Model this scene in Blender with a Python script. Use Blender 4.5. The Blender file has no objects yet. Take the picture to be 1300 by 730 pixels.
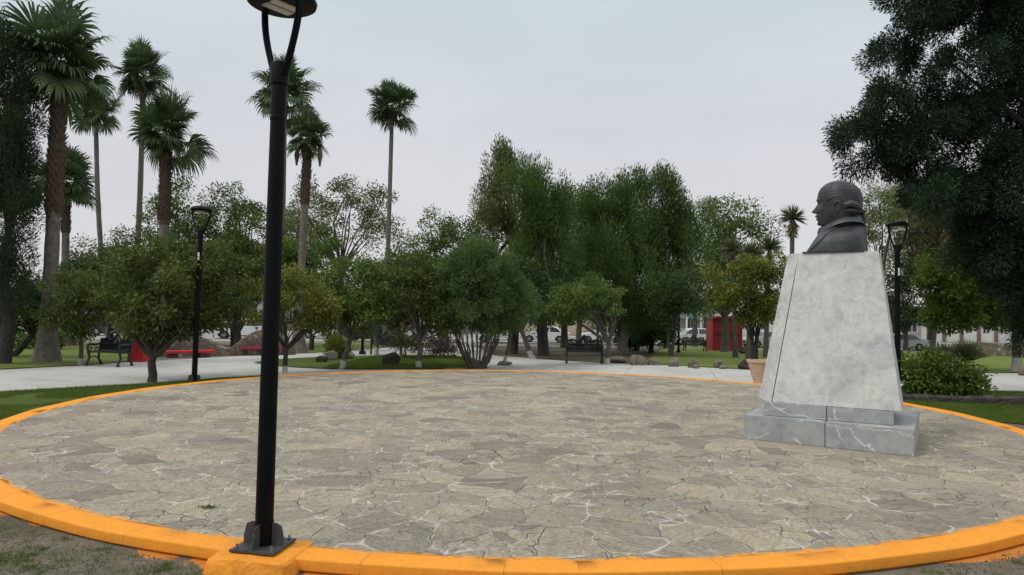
import bpy, bmesh, math, random
import numpy as np
from mathutils import Vector, Matrix
R = math.radians
random.seed(7); RNG = np.random.default_rng(11)
SC = bpy.context.scene; COL = SC.collection

# ------------------------------------------------------------------ camera, sky, sun, exposure
FPX = 900.0; PITCH = R(1.91); ROLL = R(0.99); EYE = 1.85
def ray(px, py):
    x = px - 650.0; y = 365.0 - py
    c, s = math.cos(ROLL), math.sin(ROLL); x, y = c*x - s*y, s*x + c*y
    cp, sp = math.cos(PITCH), math.sin(PITCH)
    return Vector((x, FPX*cp - y*sp, FPX*sp + y*cp))
cam_d = bpy.data.cameras.new('camera'); cam = bpy.data.objects.new('camera', cam_d); COL.objects.link(cam)
right = (ray(651, 365) - ray(650, 365)).normalized(); up = (ray(650, 364) - ray(650, 365)).normalized(); fwd = ray(650, 365).normalized()
m = Matrix((right, up, -fwd)).transposed().to_4x4(); m.translation = (0, 0, EYE); cam.matrix_world = m
cam_d.sensor_width = 36; cam_d.lens = 36*FPX/1300; cam_d.clip_end = 2000; cam_d.clip_start = 0.05
SC.camera = cam

SUN_EL, SUN_AZ = R(52), R(-75)          # azimuth from +Y towards +X: the sun stands behind-left under thin cloud
world = bpy.data.worlds.new('World'); SC.world = world; world.use_nodes = True
nt = world.node_tree; nt.nodes.clear()
def N(t, kind, **kw):
    n = t.nodes.new(kind)
    for k, v in kw.items(): setattr(n, k, v)
    return n
wo = N(nt, 'ShaderNodeOutputWorld'); bg = N(nt, 'ShaderNodeBackground')
sky = N(nt, 'ShaderNodeTexSky', sky_type='NISHITA'); sky.sun_disc = False; sky.sun_elevation = SUN_EL; sky.sun_rotation = SUN_AZ
tc = N(nt, 'ShaderNodeTexCoord'); sep = N(nt, 'ShaderNodeSeparateXYZ')
mp = N(nt, 'ShaderNodeMapping'); mp.inputs['Scale'].default_value = (1.0, 1.0, 3.2)
nz = N(nt, 'ShaderNodeTexNoise'); nz.inputs['Scale'].default_value = 1.6; nz.inputs['Detail'].default_value = 6
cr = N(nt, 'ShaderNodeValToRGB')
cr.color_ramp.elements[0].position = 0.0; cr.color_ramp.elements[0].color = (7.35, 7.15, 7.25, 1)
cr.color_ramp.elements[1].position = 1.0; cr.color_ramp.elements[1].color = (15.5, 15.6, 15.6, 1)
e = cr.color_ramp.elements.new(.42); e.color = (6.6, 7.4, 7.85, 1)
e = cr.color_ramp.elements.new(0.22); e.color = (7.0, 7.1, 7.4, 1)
mul = N(nt, 'ShaderNodeMixRGB', blend_type='MULTIPLY'); mul.inputs['Fac'].default_value = 1
nr = N(nt, 'ShaderNodeValToRGB'); nr.color_ramp.elements[0].color = (.91, .915, .93, 1); nr.color_ramp.elements[1].color = (1.05, 1.045, 1.04, 1)
nr.color_ramp.elements[0].position = .3; nr.color_ramp.elements[1].position = .7
mix = N(nt, 'ShaderNodeMixRGB'); mix.inputs['Fac'].default_value = 0.9
L = nt.links.new
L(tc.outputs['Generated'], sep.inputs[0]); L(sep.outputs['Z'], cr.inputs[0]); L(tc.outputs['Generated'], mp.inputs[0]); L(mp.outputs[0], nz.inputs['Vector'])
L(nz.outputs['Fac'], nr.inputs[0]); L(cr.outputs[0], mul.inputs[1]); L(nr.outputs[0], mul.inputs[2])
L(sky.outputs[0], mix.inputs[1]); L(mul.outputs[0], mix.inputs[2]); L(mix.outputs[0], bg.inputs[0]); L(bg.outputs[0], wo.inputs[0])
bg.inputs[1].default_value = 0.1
sd = bpy.data.lights.new('sun', 'SUN'); so = bpy.data.objects.new('sun', sd); COL.objects.link(so)
sd.energy = 1.3; sd.angle = R(16); sd.color = (1.0, .95, .87)
sdir = Vector((math.sin(SUN_AZ)*math.cos(SUN_EL), -0.45*math.cos(SUN_EL), math.sin(SUN_EL))).normalized()
sky.sun_rotation = math.atan2(sdir.x, sdir.y); sky.sun_elevation = math.asin(sdir.z)
so.rotation_euler = sdir.to_track_quat('Z', 'Y').to_euler()
SC.view_settings.view_transform = 'Standard'; SC.view_settings.look = 'None'; SC.view_settings.exposure = 0; SC.view_settings.gamma = 1
SC.render.engine = 'CYCLES'

# ------------------------------------------------------------------ terrain helpers
def zg(x, y):
    if y <= 24: return -0.095
    if y <= 57: return -0.095 - (y-24)*0.805/33
    return -0.90
def G(px, py):                       # where the line of sight through a photo point meets the terrain
    d = ray(px, py); lo, hi = 0.001, 0.5
    f = lambda t: EYE + d.z*t - zg(d.x*t, d.y*t)
    for _ in range(60):
        mid = (lo+hi)/2
        if f(mid) > 0: lo = mid
        else: hi = mid
    return Vector((d.x*lo, d.y*lo, zg(0, d.y*lo)))
def atY(px, py, Y):
    d = ray(px, py); return Vector((d.x*Y/d.y, Y, EYE + d.z*Y/d.y))
def atZ(px, py, z):
    d = ray(px, py); t = (z-EYE)/d.z; return Vector((d.x*t, d.y*t, z))

# ------------------------------------------------------------------ object helpers
def tag(o, label=None, cat=None, group=None, kind=None):
    if label: o['label'] = label
    if cat: o['category'] = cat
    if group: o['group'] = group
    if kind: o['kind'] = kind
    return o
def empty(name, loc, label, cat, group=None, rz=0):
    o = bpy.data.objects.new(name, None); COL.objects.link(o); o.location = loc; o.rotation_euler.z = rz; o.empty_display_size = .2
    return tag(o, label, cat, group)
def link(name, me, mat, parent=None, smooth=False):
    o = bpy.data.objects.new(name, me); COL.objects.link(o)
    if mat: me.materials.append(mat)
    if parent: o.parent = parent
    if smooth: me.polygons.foreach_set('use_smooth', [True]*len(me.polygons))
    return o
def npmesh(name, V, F):
    """V (n,3), F (m,k) all faces with k corners"""
    me = bpy.data.meshes.new(name); V = np.asarray(V, np.float32); F = np.asarray(F, np.int32); k = F.shape[1]
    me.vertices.add(len(V)); me.vertices.foreach_set('co', V.ravel())
    me.loops.add(F.size); me.loops.foreach_set('vertex_index', F.ravel())
    me.polygons.add(len(F)); me.polygons.foreach_set('loop_start', np.arange(0, F.size, k, dtype=np.int32))
    me.update(calc_edges=True); return me
class MB:
    def __init__(s): s.v = []; s.f = []
    def add(s, v, f):
        n = len(s.v); s.v += [tuple(p) for p in v]; s.f += [tuple(i+n for i in q) for q in f]
    def box(s, c, size, rz=0, M=None, taper=1.0):
        hx, hy, hz = size[0]/2, size[1]/2, size[2]/2; vs = []
        for z in (-1, 1):
            t = taper if z > 0 else 1
            for x, y in ((-1,-1),(1,-1),(1,1),(-1,1)):
                p = Vector((x*hx*t, y*hy*t, z*hz))
                if M: p = M @ p
                elif rz: p = Matrix.Rotation(rz, 3, 'Z') @ p
                vs.append(p + Vector(c))
        s.add(vs, [(3,2,1,0),(4,5,6,7),(0,1,5,4),(1,2,6,5),(2,3,7,6),(3,0,4,7)])
    def tube(s, pts, rad, n=8, cap=True):
        pts = [Vector(p) for p in pts]
        if not hasattr(rad, '__len__'): rad = [rad]*len(pts)
        vs = []; fs = []; prev = None
        for i, p in enumerate(pts):
            t = (pts[min(i+1, len(pts)-1)] - pts[max(i-1, 0)]).normalized()
            a = prev if prev is not None else (Vector((1,0,0)) if abs(t.x) < .8 else Vector((0,1,0)))
            u = (a - t*a.dot(t)).normalized(); w = t.cross(u); prev = u
            for k in range(n):
                g = 2*math.pi*k/n; vs.append(p + (u*math.cos(g) + w*math.sin(g))*rad[i])
        for i in range(len(pts)-1):
            for k in range(n):
                k2 = (k+1) % n; fs.append((i*n+k, i*n+k2, (i+1)*n+k2, (i+1)*n+k))
        if cap: fs.append(tuple(range(n-1, -1, -1))); fs.append(tuple((len(pts)-1)*n+k for k in range(n)))
        s.add(vs, fs)
    def lathe(s, prof, c=(0,0,0), n=32, cap=True):
        vs = []; fs = []
        for r, z in prof:
            for k in range(n): g = 2*math.pi*k/n; vs.append((c[0]+r*math.cos(g), c[1]+r*math.sin(g), c[2]+z))
        for i in range(len(prof)-1):
            for k in range(n):
                k2 = (k+1) % n; fs.append((i*n+k, i*n+k2, (i+1)*n+k2, (i+1)*n+k))
        if cap: fs.append(tuple(range(n-1,-1,-1))); fs.append(tuple((len(prof)-1)*n+k for k in range(n)))
        s.add(vs, fs)
    def prism(s, poly, y0, y1, M=None):   # poly in (x,z), extruded along y
        n = len(poly); vs = [Vector((x, y0, z)) for x, z in poly] + [Vector((x, y1, z)) for x, z in poly]
        if M: vs = [M @ v for v in vs]
        s.add(vs, [tuple(range(n)), tuple(range(2*n-1, n-1, -1))] + [(i, n+i, n+(i+1) % n, (i+1) % n) for i in range(n)])
    def build(s, name, mat, parent=None, smooth=False, bevel=0, seg=2):
        me = bpy.data.meshes.new(name); me.from_pydata(s.v, [], s.f); me.update()
        bm = bmesh.new(); bm.from_mesh(me); bmesh.ops.recalc_face_normals(bm, faces=bm.faces)
        if bevel: 
            ed = [e for e in bm.edges if len(e.link_faces) == 2 and e.calc_face_angle(0) > R(28)]
            bmesh.ops.bevel(bm, geom=ed, offset=bevel, segments=seg, affect='EDGES', clamp_overlap=True)
        bm.to_mesh(me); bm.free()
        o = link(name, me, mat, parent)
        if smooth:
            for p in me.polygons: p.use_smooth = True
            try: me.set_sharp_from_angle(angle=R(38))
            except Exception: pass
        return o
def copy_tree(o, parent=None):
    c = o.copy(); COL.objects.link(c); c.parent = parent
    for ch in list(o.children): copy_tree(ch, c)
    return c

# ------------------------------------------------------------------ materials
def mat(name, col, rough=.7, metal=0, noise=0, nscale=8, col2=None, bump=0, bscale=40, spec=.5, coord='Object'):
    M = bpy.data.materials.new(name); M.use_nodes = True; t = M.node_tree; b = t.nodes['Principled BSDF']
    b.inputs['Roughness'].default_value = rough; b.inputs['Metallic'].default_value = metal; b.inputs['Specular IOR Level'].default_value = spec
    b.inputs['Base Color'].default_value = (*col, 1)
    if noise or col2 or bump:
        tc = N(t, 'ShaderNodeTexCoord')
    if noise or col2:
        n = N(t, 'ShaderNodeTexNoise'); n.inputs['Scale'].default_value = nscale; n.inputs['Detail'].default_value = 7; n.inputs['Roughness'].default_value = .65
        r = N(t, 'ShaderNodeValToRGB'); r.color_ramp.elements[0].position = .33; r.color_ramp.elements[1].position = .68
        c2 = col2 or tuple(c*(1+noise) for c in col); c1 = col if col2 else tuple(c*(1-noise) for c in col)
        r.color_ramp.elements[0].color = (*c1, 1); r.color_ramp.elements[1].color = (*c2, 1)
        t.links.new(tc.outputs[coord], n.inputs['Vector']); t.links.new(n.outputs['Fac'], r.inputs[0]); t.links.new(r.outputs[0], b.inputs['Base Color'])
    if bump:
        n2 = N(t, 'ShaderNodeTexNoise'); n2.inputs['Scale'].default_value = bscale; n2.inputs['Detail'].default_value = 8
        bp = N(t, 'ShaderNodeBump'); bp.inputs['Strength'].default_value = bump; bp.inputs['Distance'].default_value = .02
        t.links.new(tc.outputs[coord], n2.inputs['Vector']); t.links.new(n2.outputs['Fac'], bp.inputs['Height']); t.links.new(bp.outputs[0], b.inputs['Normal'])
    return M
def leafmat(name, c1, c2, c3=None, trans=.3, rough=.55):
    M = bpy.data.materials.new(name); M.use_nodes = True; t = M.node_tree; b = t.nodes['Principled BSDF']; out = t.nodes['Material Output']
    g = N(t, 'ShaderNodeNewGeometry'); r = N(t, 'ShaderNodeValToRGB')
    r.color_ramp.elements[0].color = (*c1, 1); r.color_ramp.elements[1].color = (*c2, 1); r.color_ramp.elements[1].position = .85 if c3 else 1
    if c3: e = r.color_ramp.elements.new(1.0); e.color = (*c3, 1)
    # clump-scale variety of hue
    tcn = N(t, 'ShaderNodeTexCoord'); n = N(t, 'ShaderNodeTexNoise'); n.inputs['Scale'].default_value = 1.1; n.inputs['Detail'].default_value = 3
    ad = N(t, 'ShaderNodeMath', operation='MULTIPLY_ADD'); ad.inputs[1].default_value = .5; 
    sb = N(t, 'ShaderNodeMath', operation='MULTIPLY_ADD'); sb.inputs[1].default_value = 1.5; sb.inputs[2].default_value = -.5
    t.links.new(tcn.outputs['Object'], n.inputs['Vector']); t.links.new(n.outputs['Fac'], sb.inputs[0])
    t.links.new(g.outputs['Random Per Island'], ad.inputs[0]); t.links.new(sb.outputs[0], ad.inputs[2]); t.links.new(ad.outputs[0], r.inputs[0])
    t.links.new(r.outputs[0], b.inputs['Base Color']); b.inputs['Roughness'].default_value = rough; b.inputs['Specular IOR Level'].default_value = .22
    tr = N(t, 'ShaderNodeBsdfTranslucent'); mx = N(t, 'ShaderNodeMixShader'); mx.inputs[0].default_value = trans
    t.links.new(r.outputs[0], tr.inputs[0]); t.links.new(b.outputs[0], mx.inputs[1]); t.links.new(tr.outputs[0], mx.inputs[2]); t.links.new(mx.outputs[0], out.inputs[0])
    return M
def ramp(t, stops):
    r = N(t, 'ShaderNodeValToRGB'); el = r.color_ramp.elements
    el[0].position = stops[0][0]; el[0].color = (*stops[0][1], 1); el[1].position = stops[-1][0]; el[1].color = (*stops[-1][1], 1)
    for p, c in stops[1:-1]: q = el.new(p); q.color = (*c, 1)
    return r
def mixc(t, fac, a, b, mode='MIX'):
    m_ = N(t, 'ShaderNodeMixRGB', blend_type=mode)
    for i, v in ((0, fac), (1, a), (2, b)):
        if isinstance(v, (int, float)): m_.inputs[i].default_value = v
        elif isinstance(v, tuple): m_.inputs[i].default_value = (*v, 1)
        else: t.links.new(v, m_.inputs[i])
    return m_.outputs[0]
def mth(t, op, a, b=None):
    n = N(t, 'ShaderNodeMath', operation=op)
    for i, v in ((0, a), (1, b)):
        if v is None: continue
        if isinstance(v, (int, float)): n.inputs[i].default_value = v
        else: t.links.new(v, n.inputs[i])
    return n.outputs[0]
def noise(t, vec, scale, detail=6, rough=.6, dist=0):
    n = N(t, 'ShaderNodeTexNoise'); n.inputs['Scale'].default_value = scale; n.inputs['Detail'].default_value = detail; n.inputs['Roughness'].default_value = rough; n.inputs['Distortion'].default_value = dist
    t.links.new(vec, n.inputs['Vector']); return n
def sstep(t, v, a, b):
    n = N(t, 'ShaderNodeMapRange', interpolation_type='SMOOTHSTEP'); n.inputs[1].default_value = a; n.inputs[2].default_value = b
    t.links.new(v, n.inputs[0]); return n.outputs[0]

def flagstone():
    M = bpy.data.materials.new('crazy_paving'); M.use_nodes = True; t = M.node_tree; b = t.nodes['Principled BSDF']
    tc = N(t, 'ShaderNodeTexCoord'); vec = tc.outputs['Object']
    nd = noise(t, vec, 1.3, 3, .5); nd2 = noise(t, vec, 9, 4, .6)
    va = N(t, 'ShaderNodeVectorMath', operation='SCALE'); t.links.new(nd.outputs['Color'], va.inputs[0]); va.inputs['Scale'].default_value = .32
    vb = N(t, 'ShaderNodeVectorMath', operation='SCALE'); t.links.new(nd2.outputs['Color'], vb.inputs[0]); vb.inputs['Scale'].default_value = .045
    v1 = N(t, 'ShaderNodeVectorMath', operation='ADD'); t.links.new(vec, v1.inputs[0]); t.links.new(va.outputs[0], v1.inputs[1])
    v2 = N(t, 'ShaderNodeVectorMath', operation='ADD'); t.links.new(v1.outputs[0], v2.inputs[0]); t.links.new(vb.outputs[0], v2.inputs[1])
    def vor(feature, scale, rnd=1.0):
        v = N(t, 'ShaderNodeTexVoronoi', feature=feature, voronoi_dimensions='2D'); v.inputs['Scale'].default_value = scale; v.inputs['Randomness'].default_value = rnd
        t.links.new(v2.outputs[0], v.inputs['Vector']); return v
    # two sizes of stone, swapped cell by cell: some large slabs are broken into rubble
    bigc = vor('F1', 2.15); bige = vor('DISTANCE_TO_EDGE', 2.15); smc = vor('F1', 5.2); sme = vor('DISTANCE_TO_EDGE', 5.2)
    sp = N(t, 'ShaderNodeSeparateColor'); t.links.new(bigc.outputs['Color'], sp.inputs[0])
    rub = mth(t, 'GREATER_THAN', sp.outputs[2], .68)
    ec = mth(t, 'MINIMUM', bige.outputs['Distance'], mth(t, 'ADD', mth(t, 'MULTIPLY', sme.outputs['Distance'], .4), mth(t, 'SUBTRACT', 1.0, rub)))
    sp2 = N(t, 'ShaderNodeSeparateColor'); t.links.new(smc.outputs['Color'], sp2.inputs[0])
    rv = mth(t, 'ADD', mth(t, 'MULTIPLY', sp.outputs[0], mth(t, 'SUBTRACT', 1.0, mth(t, 'MULTIPLY', rub, .8))), mth(t, 'MULTIPLY', mth(t, 'MULTIPLY', sp2.outputs[0], rub), .8))
    base = ramp(t, [(0, (.235, .195, .155)), (.15, (.29, .255, .20)), (.32, (.36, .315, .245)), (.5, (.30, .265, .21)), (.68, (.405, .35, .26)), (.82, (.335, .295, .23)), (.93, (.225, .185, .15)), (1, (.42, .375, .29))])
    t.links.new(rv, base.inputs[0])
    # weathered cleft surface of each stone
    mpv = N(t, 'ShaderNodeMapping'); mpv.inputs['Scale'].default_value = (.55, 1.7, 1); vr = N(t, 'ShaderNodeVectorRotate', rotation_type='Z_AXIS'); t.links.new(vec, vr.inputs['Vector']); t.links.new(mth(t, 'MULTIPLY', rv, 3.1), vr.inputs['Angle']); t.links.new(vr.outputs[0], mpv.inputs[0])
    f1 = noise(t, mpv.outputs[0], 6, 10, .76, .9); f2 = noise(t, vec, .55, 4, .6); f3 = noise(t, vec, 26, 6, .7); f4 = noise(t, mpv.outputs[0], 2.6, 6, .7, 1.0)
    c = mixc(t, 1.0, base.outputs[0], ramp_out(t, f1.outputs['Fac'], [(.32, (.56, .55, .54)), (.45, (.92, .92, .91)), (.56, (1.03, 1.03, 1.02)), (.68, (1.28, 1.27, 1.24))]), 'MULTIPLY')
    c = mixc(t, 1.0, c, ramp_out(t, f3.outputs['Fac'], [(.32, (.58, .58, .57)), (.5, (1, 1, 1)), (.68, (1.32, 1.32, 1.30))]), 'MULTIPLY')
    c = mixc(t, mth(t, 'MULTIPLY', sstep(t, f4.outputs['Fac'], .55, .66), .6), c, (.33, .295, .235)) 
    c = mixc(t, .75, c, mixc(t, 1.0, c, ramp_out(t, f2.outputs['Fac'], [(.35, (.80, .80, .82)), (.65, (1.14, 1.12, 1.06))]), 'MULTIPLY'))
    # joints: pale mortar in places, dark open cracks elsewhere
    mm = noise(t, vec, .9, 5, .7); wv = noise(t, vec, 4, 3, .6)
    wd = mth(t, 'ADD', mth(t, 'MULTIPLY', sstep(t, wv.outputs['Fac'], .38, .68), .036), .015)
    joint = N(t, 'ShaderNodeMapRange'); t.links.new(ec, joint.inputs[0]); joint.inputs[1].default_value = .008; t.links.new(wd, joint.inputs[2]); joint.inputs[3].default_value = 1; joint.inputs[4].default_value = 0
    pale = mth(t, 'MULTIPLY', joint.outputs[0], sstep(t, mm.outputs['Fac'], .33, .50))
    thin = N(t, 'ShaderNodeMapRange'); t.links.new(ec, thin.inputs[0]); thin.inputs[1].default_value = .003; thin.inputs[2].default_value = .016; thin.inputs[3].default_value = 1; thin.inputs[4].default_value = 0
    cm = noise(t, vec, 2.3, 4, .7)
    crack = mth(t, 'MULTIPLY', thin.outputs[0], sstep(t, cm.outputs['Fac'], .44, .54))
    c = mixc(t, mth(t, 'MULTIPLY', pale, .95), c, (.60, .57, .50))
    c = mixc(t, mth(t, 'MULTIPLY', crack, .85), c, (.05, .045, .04))
    # stray dark cracks and chips inside the stones
    mk = N(t, 'ShaderNodeTexVoronoi', feature='DISTANCE_TO_EDGE', voronoi_dimensions='2D'); mk.inputs['Scale'].default_value = 1.35; t.links.new(v2.outputs[0], mk.inputs['Vector'])
    ln = sstep(t, mk.outputs['Distance'], .012, .002); lm_ = noise(t, vec, 1.9, 4, .7)
    c = mixc(t, mth(t, 'MULTIPLY', mth(t, 'MULTIPLY', ln, sstep(t, lm_.outputs['Fac'], .55, .62)), .8), c, (.06, .052, .045))
    # overspray of kerb paint along the rim of the circle
    sb_ = N(t, 'ShaderNodeVectorMath', operation='SUBTRACT'); t.links.new(vec, sb_.inputs[0]); sb_.inputs[1].default_value = (0.127*EYE, 7.394*EYE, 0)
    ln_ = N(t, 'ShaderNodeVectorMath', operation='LENGTH'); t.links.new(sb_.outputs[0], ln_.inputs[0])
    on = noise(t, vec, 2.6, 7, .75); rr_ = mth(t, 'ADD', ln_.outputs['Value'], mth(t, 'MULTIPLY', mth(t, 'SUBTRACT', on.outputs['Fac'], .5), .30))
    c = mixc(t, sstep(t, rr_, 4.645*EYE-.335, 4.645*EYE-.26), c, (.86, .34, .04))
    t.links.new(c, b.inputs['Base Color']); b.inputs['Roughness'].default_value = .82; b.inputs['Specular IOR Level'].default_value = .3
    h = mth(t, 'ADD', mth(t, 'MULTIPLY', f1.outputs['Fac'], .9), mth(t, 'MULTIPLY', f3.outputs['Fac'], .25))
    h = mth(t, 'SUBTRACT', h, mth(t, 'MULTIPLY', joint.outputs[0], .25)); h = mth(t, 'SUBTRACT', h, mth(t, 'MULTIPLY', crack, .8))
    bp = N(t, 'ShaderNodeBump'); bp.inputs['Strength'].default_value = .8; bp.inputs['Distance'].default_value = .04
    t.links.new(h, bp.inputs['Height']); t.links.new(bp.outputs[0], b.inputs['Normal'])
    return M
def ramp_out(t, v, stops):
    r = ramp(t, stops); t.links.new(v, r.inputs[0]); return r.outputs[0]

def marble(name, c1, c2, vein, scale=2.0, veinw=.5, stain=False):
    M = bpy.data.materials.new(name); M.use_nodes = True; t = M.node_tree; b = t.nodes['Principled BSDF']
    tc = N(t, 'ShaderNodeTexCoord'); vec = tc.outputs['Object']
    a = noise(t, vec, scale, 9, .68, .8); c = ramp_out(t, a.outputs['Fac'], [(.3, c1), (.52, c2), (.72, tuple(x*1.12 for x in c2))])
    g = noise(t, vec, scale*3.5, 8, .7, .4); c = mixc(t, 1.0, c, ramp_out(t, g.outputs['Fac'], [(.32, (.80, .81, .82)), (.46, (.97, .97, .97)), (.62, (1.06, 1.06, 1.05))]), 'MULTIPLY')
    nv = noise(t, vec, scale*.8, 4, .6); vs = N(t, 'ShaderNodeVectorMath', operation='SCALE'); vs.inputs['Scale'].default_value = .3; t.links.new(nv.outputs['Color'], vs.inputs[0])
    vv = N(t, 'ShaderNodeVectorMath', operation='ADD'); t.links.new(vec, vv.inputs[0]); t.links.new(vs.outputs[0], vv.inputs[1])
    vo = N(t, 'ShaderNodeTexVoronoi', feature='DISTANCE_TO_EDGE'); vo.inputs['Scale'].default_value = scale*.8; vm = N(t, 'ShaderNodeMapping'); vm.inputs['Rotation'].default_value = (.3, .65, -.5); vm.inputs['Scale'].default_value = (.35, 1, 1.5); t.links.new(vv.outputs[0], vm.inputs[0]); t.links.new(vm.outputs[0], vo.inputs['Vector'])
    m1 = noise(t, vec, scale*1.2, 3)
    c = mixc(t, mth(t, 'MULTIPLY', mth(t, 'MULTIPLY', sstep(t, vo.outputs['Distance'], .022, .004), sstep(t, m1.outputs['Fac'], .36, .52)), veinw), c, vein)
    if stain:
        sv = N(t, 'ShaderNodeMapping'); sv.inputs['Scale'].default_value = (7, 7, .9); t.links.new(vec, sv.inputs[0])
        s = noise(t, sv.outputs[0], 1, 5, .7); c = mixc(t, mth(t, 'MULTIPLY', sstep(t, s.outputs['Fac'], .58, .75), .5), c, (.36, .32, .22))
        s2 = noise(t, vec, 1.4, 5, .7); c = mixc(t, mth(t, 'MULTIPLY', sstep(t, s2.outputs['Fac'], .6, .72), .35), c, (.25, .25, .25))
    gs = noise(t, vec, 5.5, 8, .75); c = mixc(t, mth(t, 'MULTIPLY', sstep(t, gs.outputs['Fac'], .58, .70), .38), c, (.16, .155, .14))
    t.links.new(c, b.inputs['Base Color']); b.inputs['Roughness'].default_value = .5; b.inputs['Specular IOR Level'].default_value = .35
    bp = N(t, 'ShaderNodeBump'); bp.inputs['Strength'].default_value = .12; bp.inputs['Distance'].default_value = .01
    t.links.new(g.outputs['Fac'], bp.inputs['Height']); t.links.new(bp.outputs[0], b.inputs['Normal'])
    return M
def stonewall(name, cols, mortar, scale):
    M = bpy.data.materials.new(name); M.use_nodes = True; t = M.node_tree; b = t.nodes['Principled BSDF']
    tc = N(t, 'ShaderNodeTexCoord'); vec = tc.outputs['Object']; n = noise(t, vec, 3, 3)
    vs = N(t, 'ShaderNodeVectorMath', operation='SCALE'); vs.inputs['Scale'].default_value = .15; t.links.new(n.outputs['Color'], vs.inputs[0])
    vv = N(t, 'ShaderNodeVectorMath', operation='ADD'); t.links.new(vec, vv.inputs[0]); t.links.new(vs.outputs[0], vv.inputs[1])
    v = N(t, 'ShaderNodeTexVoronoi'); v.inputs['Scale'].default_value = scale; e = N(t, 'ShaderNodeTexVoronoi', feature='DISTANCE_TO_EDGE'); e.inputs['Scale'].default_value = scale
    t.links.new(vv.outputs[0], v.inputs['Vector']); t.links.new(vv.outputs[0], e.inputs['Vector'])
    sp = N(t, 'ShaderNodeSeparateColor'); t.links.new(v.outputs['Color'], sp.inputs[0])
    c = ramp_out(t, sp.outputs[0], [(i/(len(cols)-1), q) for i, q in enumerate(cols)])
    f = noise(t, vec, 18, 7, .7); c = mixc(t, 1.0, c, ramp_out(t, f.outputs['Fac'], [(.3, (.7, .7, .7)), (.7, (1.25, 1.25, 1.25))]), 'MULTIPLY')
    j = sstep(t, e.outputs['Distance'], .09, .03); c = mixc(t, j, c, mortar)
    t.links.new(c, b.inputs['Base Color']); b.inputs['Roughness'].default_value = .9
    bp = N(t, 'ShaderNodeBump'); bp.inputs['Strength'].default_value = .8; bp.inputs['Distance'].default_value = .05
    t.links.new(mth(t, 'SUBTRACT', f.outputs['Fac'], j), bp.inputs['Height']); t.links.new(bp.outputs[0], b.inputs['Normal'])
    return M
def patchy(name, stops, s1, s2, bump=.6, bs=30, rough=.95, mul=(.75, 1.2)):
    M = bpy.data.materials.new(name); M.use_nodes = True; t = M.node_tree; b = t.nodes['Principled BSDF']
    tc = N(t, 'ShaderNodeTexCoord'); vec = tc.outputs['Object']
    a = noise(t, vec, s1, 8, .7); c = ramp_out(t, a.outputs['Fac'], stops)
    f = noise(t, vec, s2, 8, .75); lo, hi = mul; c = mixc(t, 1.0, c, ramp_out(t, f.outputs['Fac'], [(.3, (lo,)*3), (.7, (hi,)*3)]), 'MULTIPLY')
    t.links.new(c, b.inputs['Base Color']); b.inputs['Roughness'].default_value = rough; b.inputs['Specular IOR Level'].default_value = .2
    n2 = noise(t, vec, bs, 8, .7); bp = N(t, 'ShaderNodeBump'); bp.inputs['Strength'].default_value = bump; bp.inputs['Distance'].default_value = .04
    t.links.new(n2.outputs['Fac'], bp.inputs['Height']); t.links.new(bp.outputs[0], b.inputs['Normal'])
    return M

MAT = {}
MAT['paving'] = flagstone()
MAT['kerb'] = patchy('orange_kerb_paint', [(.25, (.45, .26, .12)), (.34, (.80, .30, .035)), (.5, (.86, .33, .034)), (.68, (.80, .31, .045)), (.8, (.60, .28, .09))], 3.4, 26, .22, 34, .8, (.84, 1.05))
MAT['plinthpaint'] = patchy('orange_plinth_paint', [(.30, (.74, .27, .035)), (.5, (.88, .33, .035)), (.75, (.82, .33, .05))], 6, 30, .7, 14, .7, (.85, 1.1))
MAT['soil'] = patchy('dry_soil', [(.3, (.10, .105, .055)), (.42, (.15, .135, .095)), (.55, (.21, .18, .14)), (.75, (.27, .235, .185))], .9, 28, 1.0, 22)
MAT['darksoil'] = patchy('leaf_litter_soil', [(.3, (.065, .055, .04)), (.5, (.085, .075, .05)), (.7, (.08, .095, .035))], .7, 20, .8, 14)  # naturally darker soil of the bed under the trees
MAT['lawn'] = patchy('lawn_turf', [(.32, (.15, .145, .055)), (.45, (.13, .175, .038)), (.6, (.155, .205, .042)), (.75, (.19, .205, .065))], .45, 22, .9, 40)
MAT['lawn_near'] = patchy('dark_green_turf', [(.32, (.085, .095, .03)), (.45, (.075, .115, .02)), (.6, (.095, .14, .024)), (.75, (.12, .13, .04))], .8, 26, 1.0, 50)  # turf of a darker green, for the strips and island beside the circle
MAT['concrete'] = patchy('path_concrete', [(.3, (.37, .36, .335)), (.5, (.46, .45, .42)), (.7, (.51, .495, .46))], .6, 9, .25, 30, .85, (.85, 1.1))
MAT['asphalt'] = patchy('street_concrete', [(.3, (.26, .255, .24)), (.6, (.33, .325, .31)), (.8, (.36, .355, .34))], .3, 8, .2, 20, .9, (.9, 1.06))
MAT['black'] = mat('black_gloss_paint', (.003, .0035, .005), .5, noise=.2, nscale=20, bump=.04, bscale=30, spec=.12)
MAT['plate'] = mat('dusty_black_steel', (.03, .032, .034), .6, col2=(.07, .07, .068), nscale=14, bump=.1)
MAT['blackiron'] = mat('black_cast_iron', (.012, .012, .013), .45, bump=.1)
MAT['lens'] = mat('lamp_lens', (.62, .60, .54), .3, noise=.1, nscale=20)
MAT['sticker'] = mat('white_sticker', (.7, .72, .72), .5)
MAT['steel'] = mat('bolt_steel', (.25, .25, .26), .45, .8)
MAT['marble'] = marble('white_marble', (.35, .355, .36), (.52, .52, .50), (.70, .70, .68), 2.6, .3, True)
MAT['greymarble'] = marble('grey_marble', (.24, .245, .25), (.345, .35, .35), (.62, .62, .60), 2.7, .9, False)
MAT['bronze'] = mat('dark_bronze', (.022, .024, .026), .5, .3, col2=(.058, .063, .066), nscale=5, bump=.25, bscale=30, spec=.5)
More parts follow.
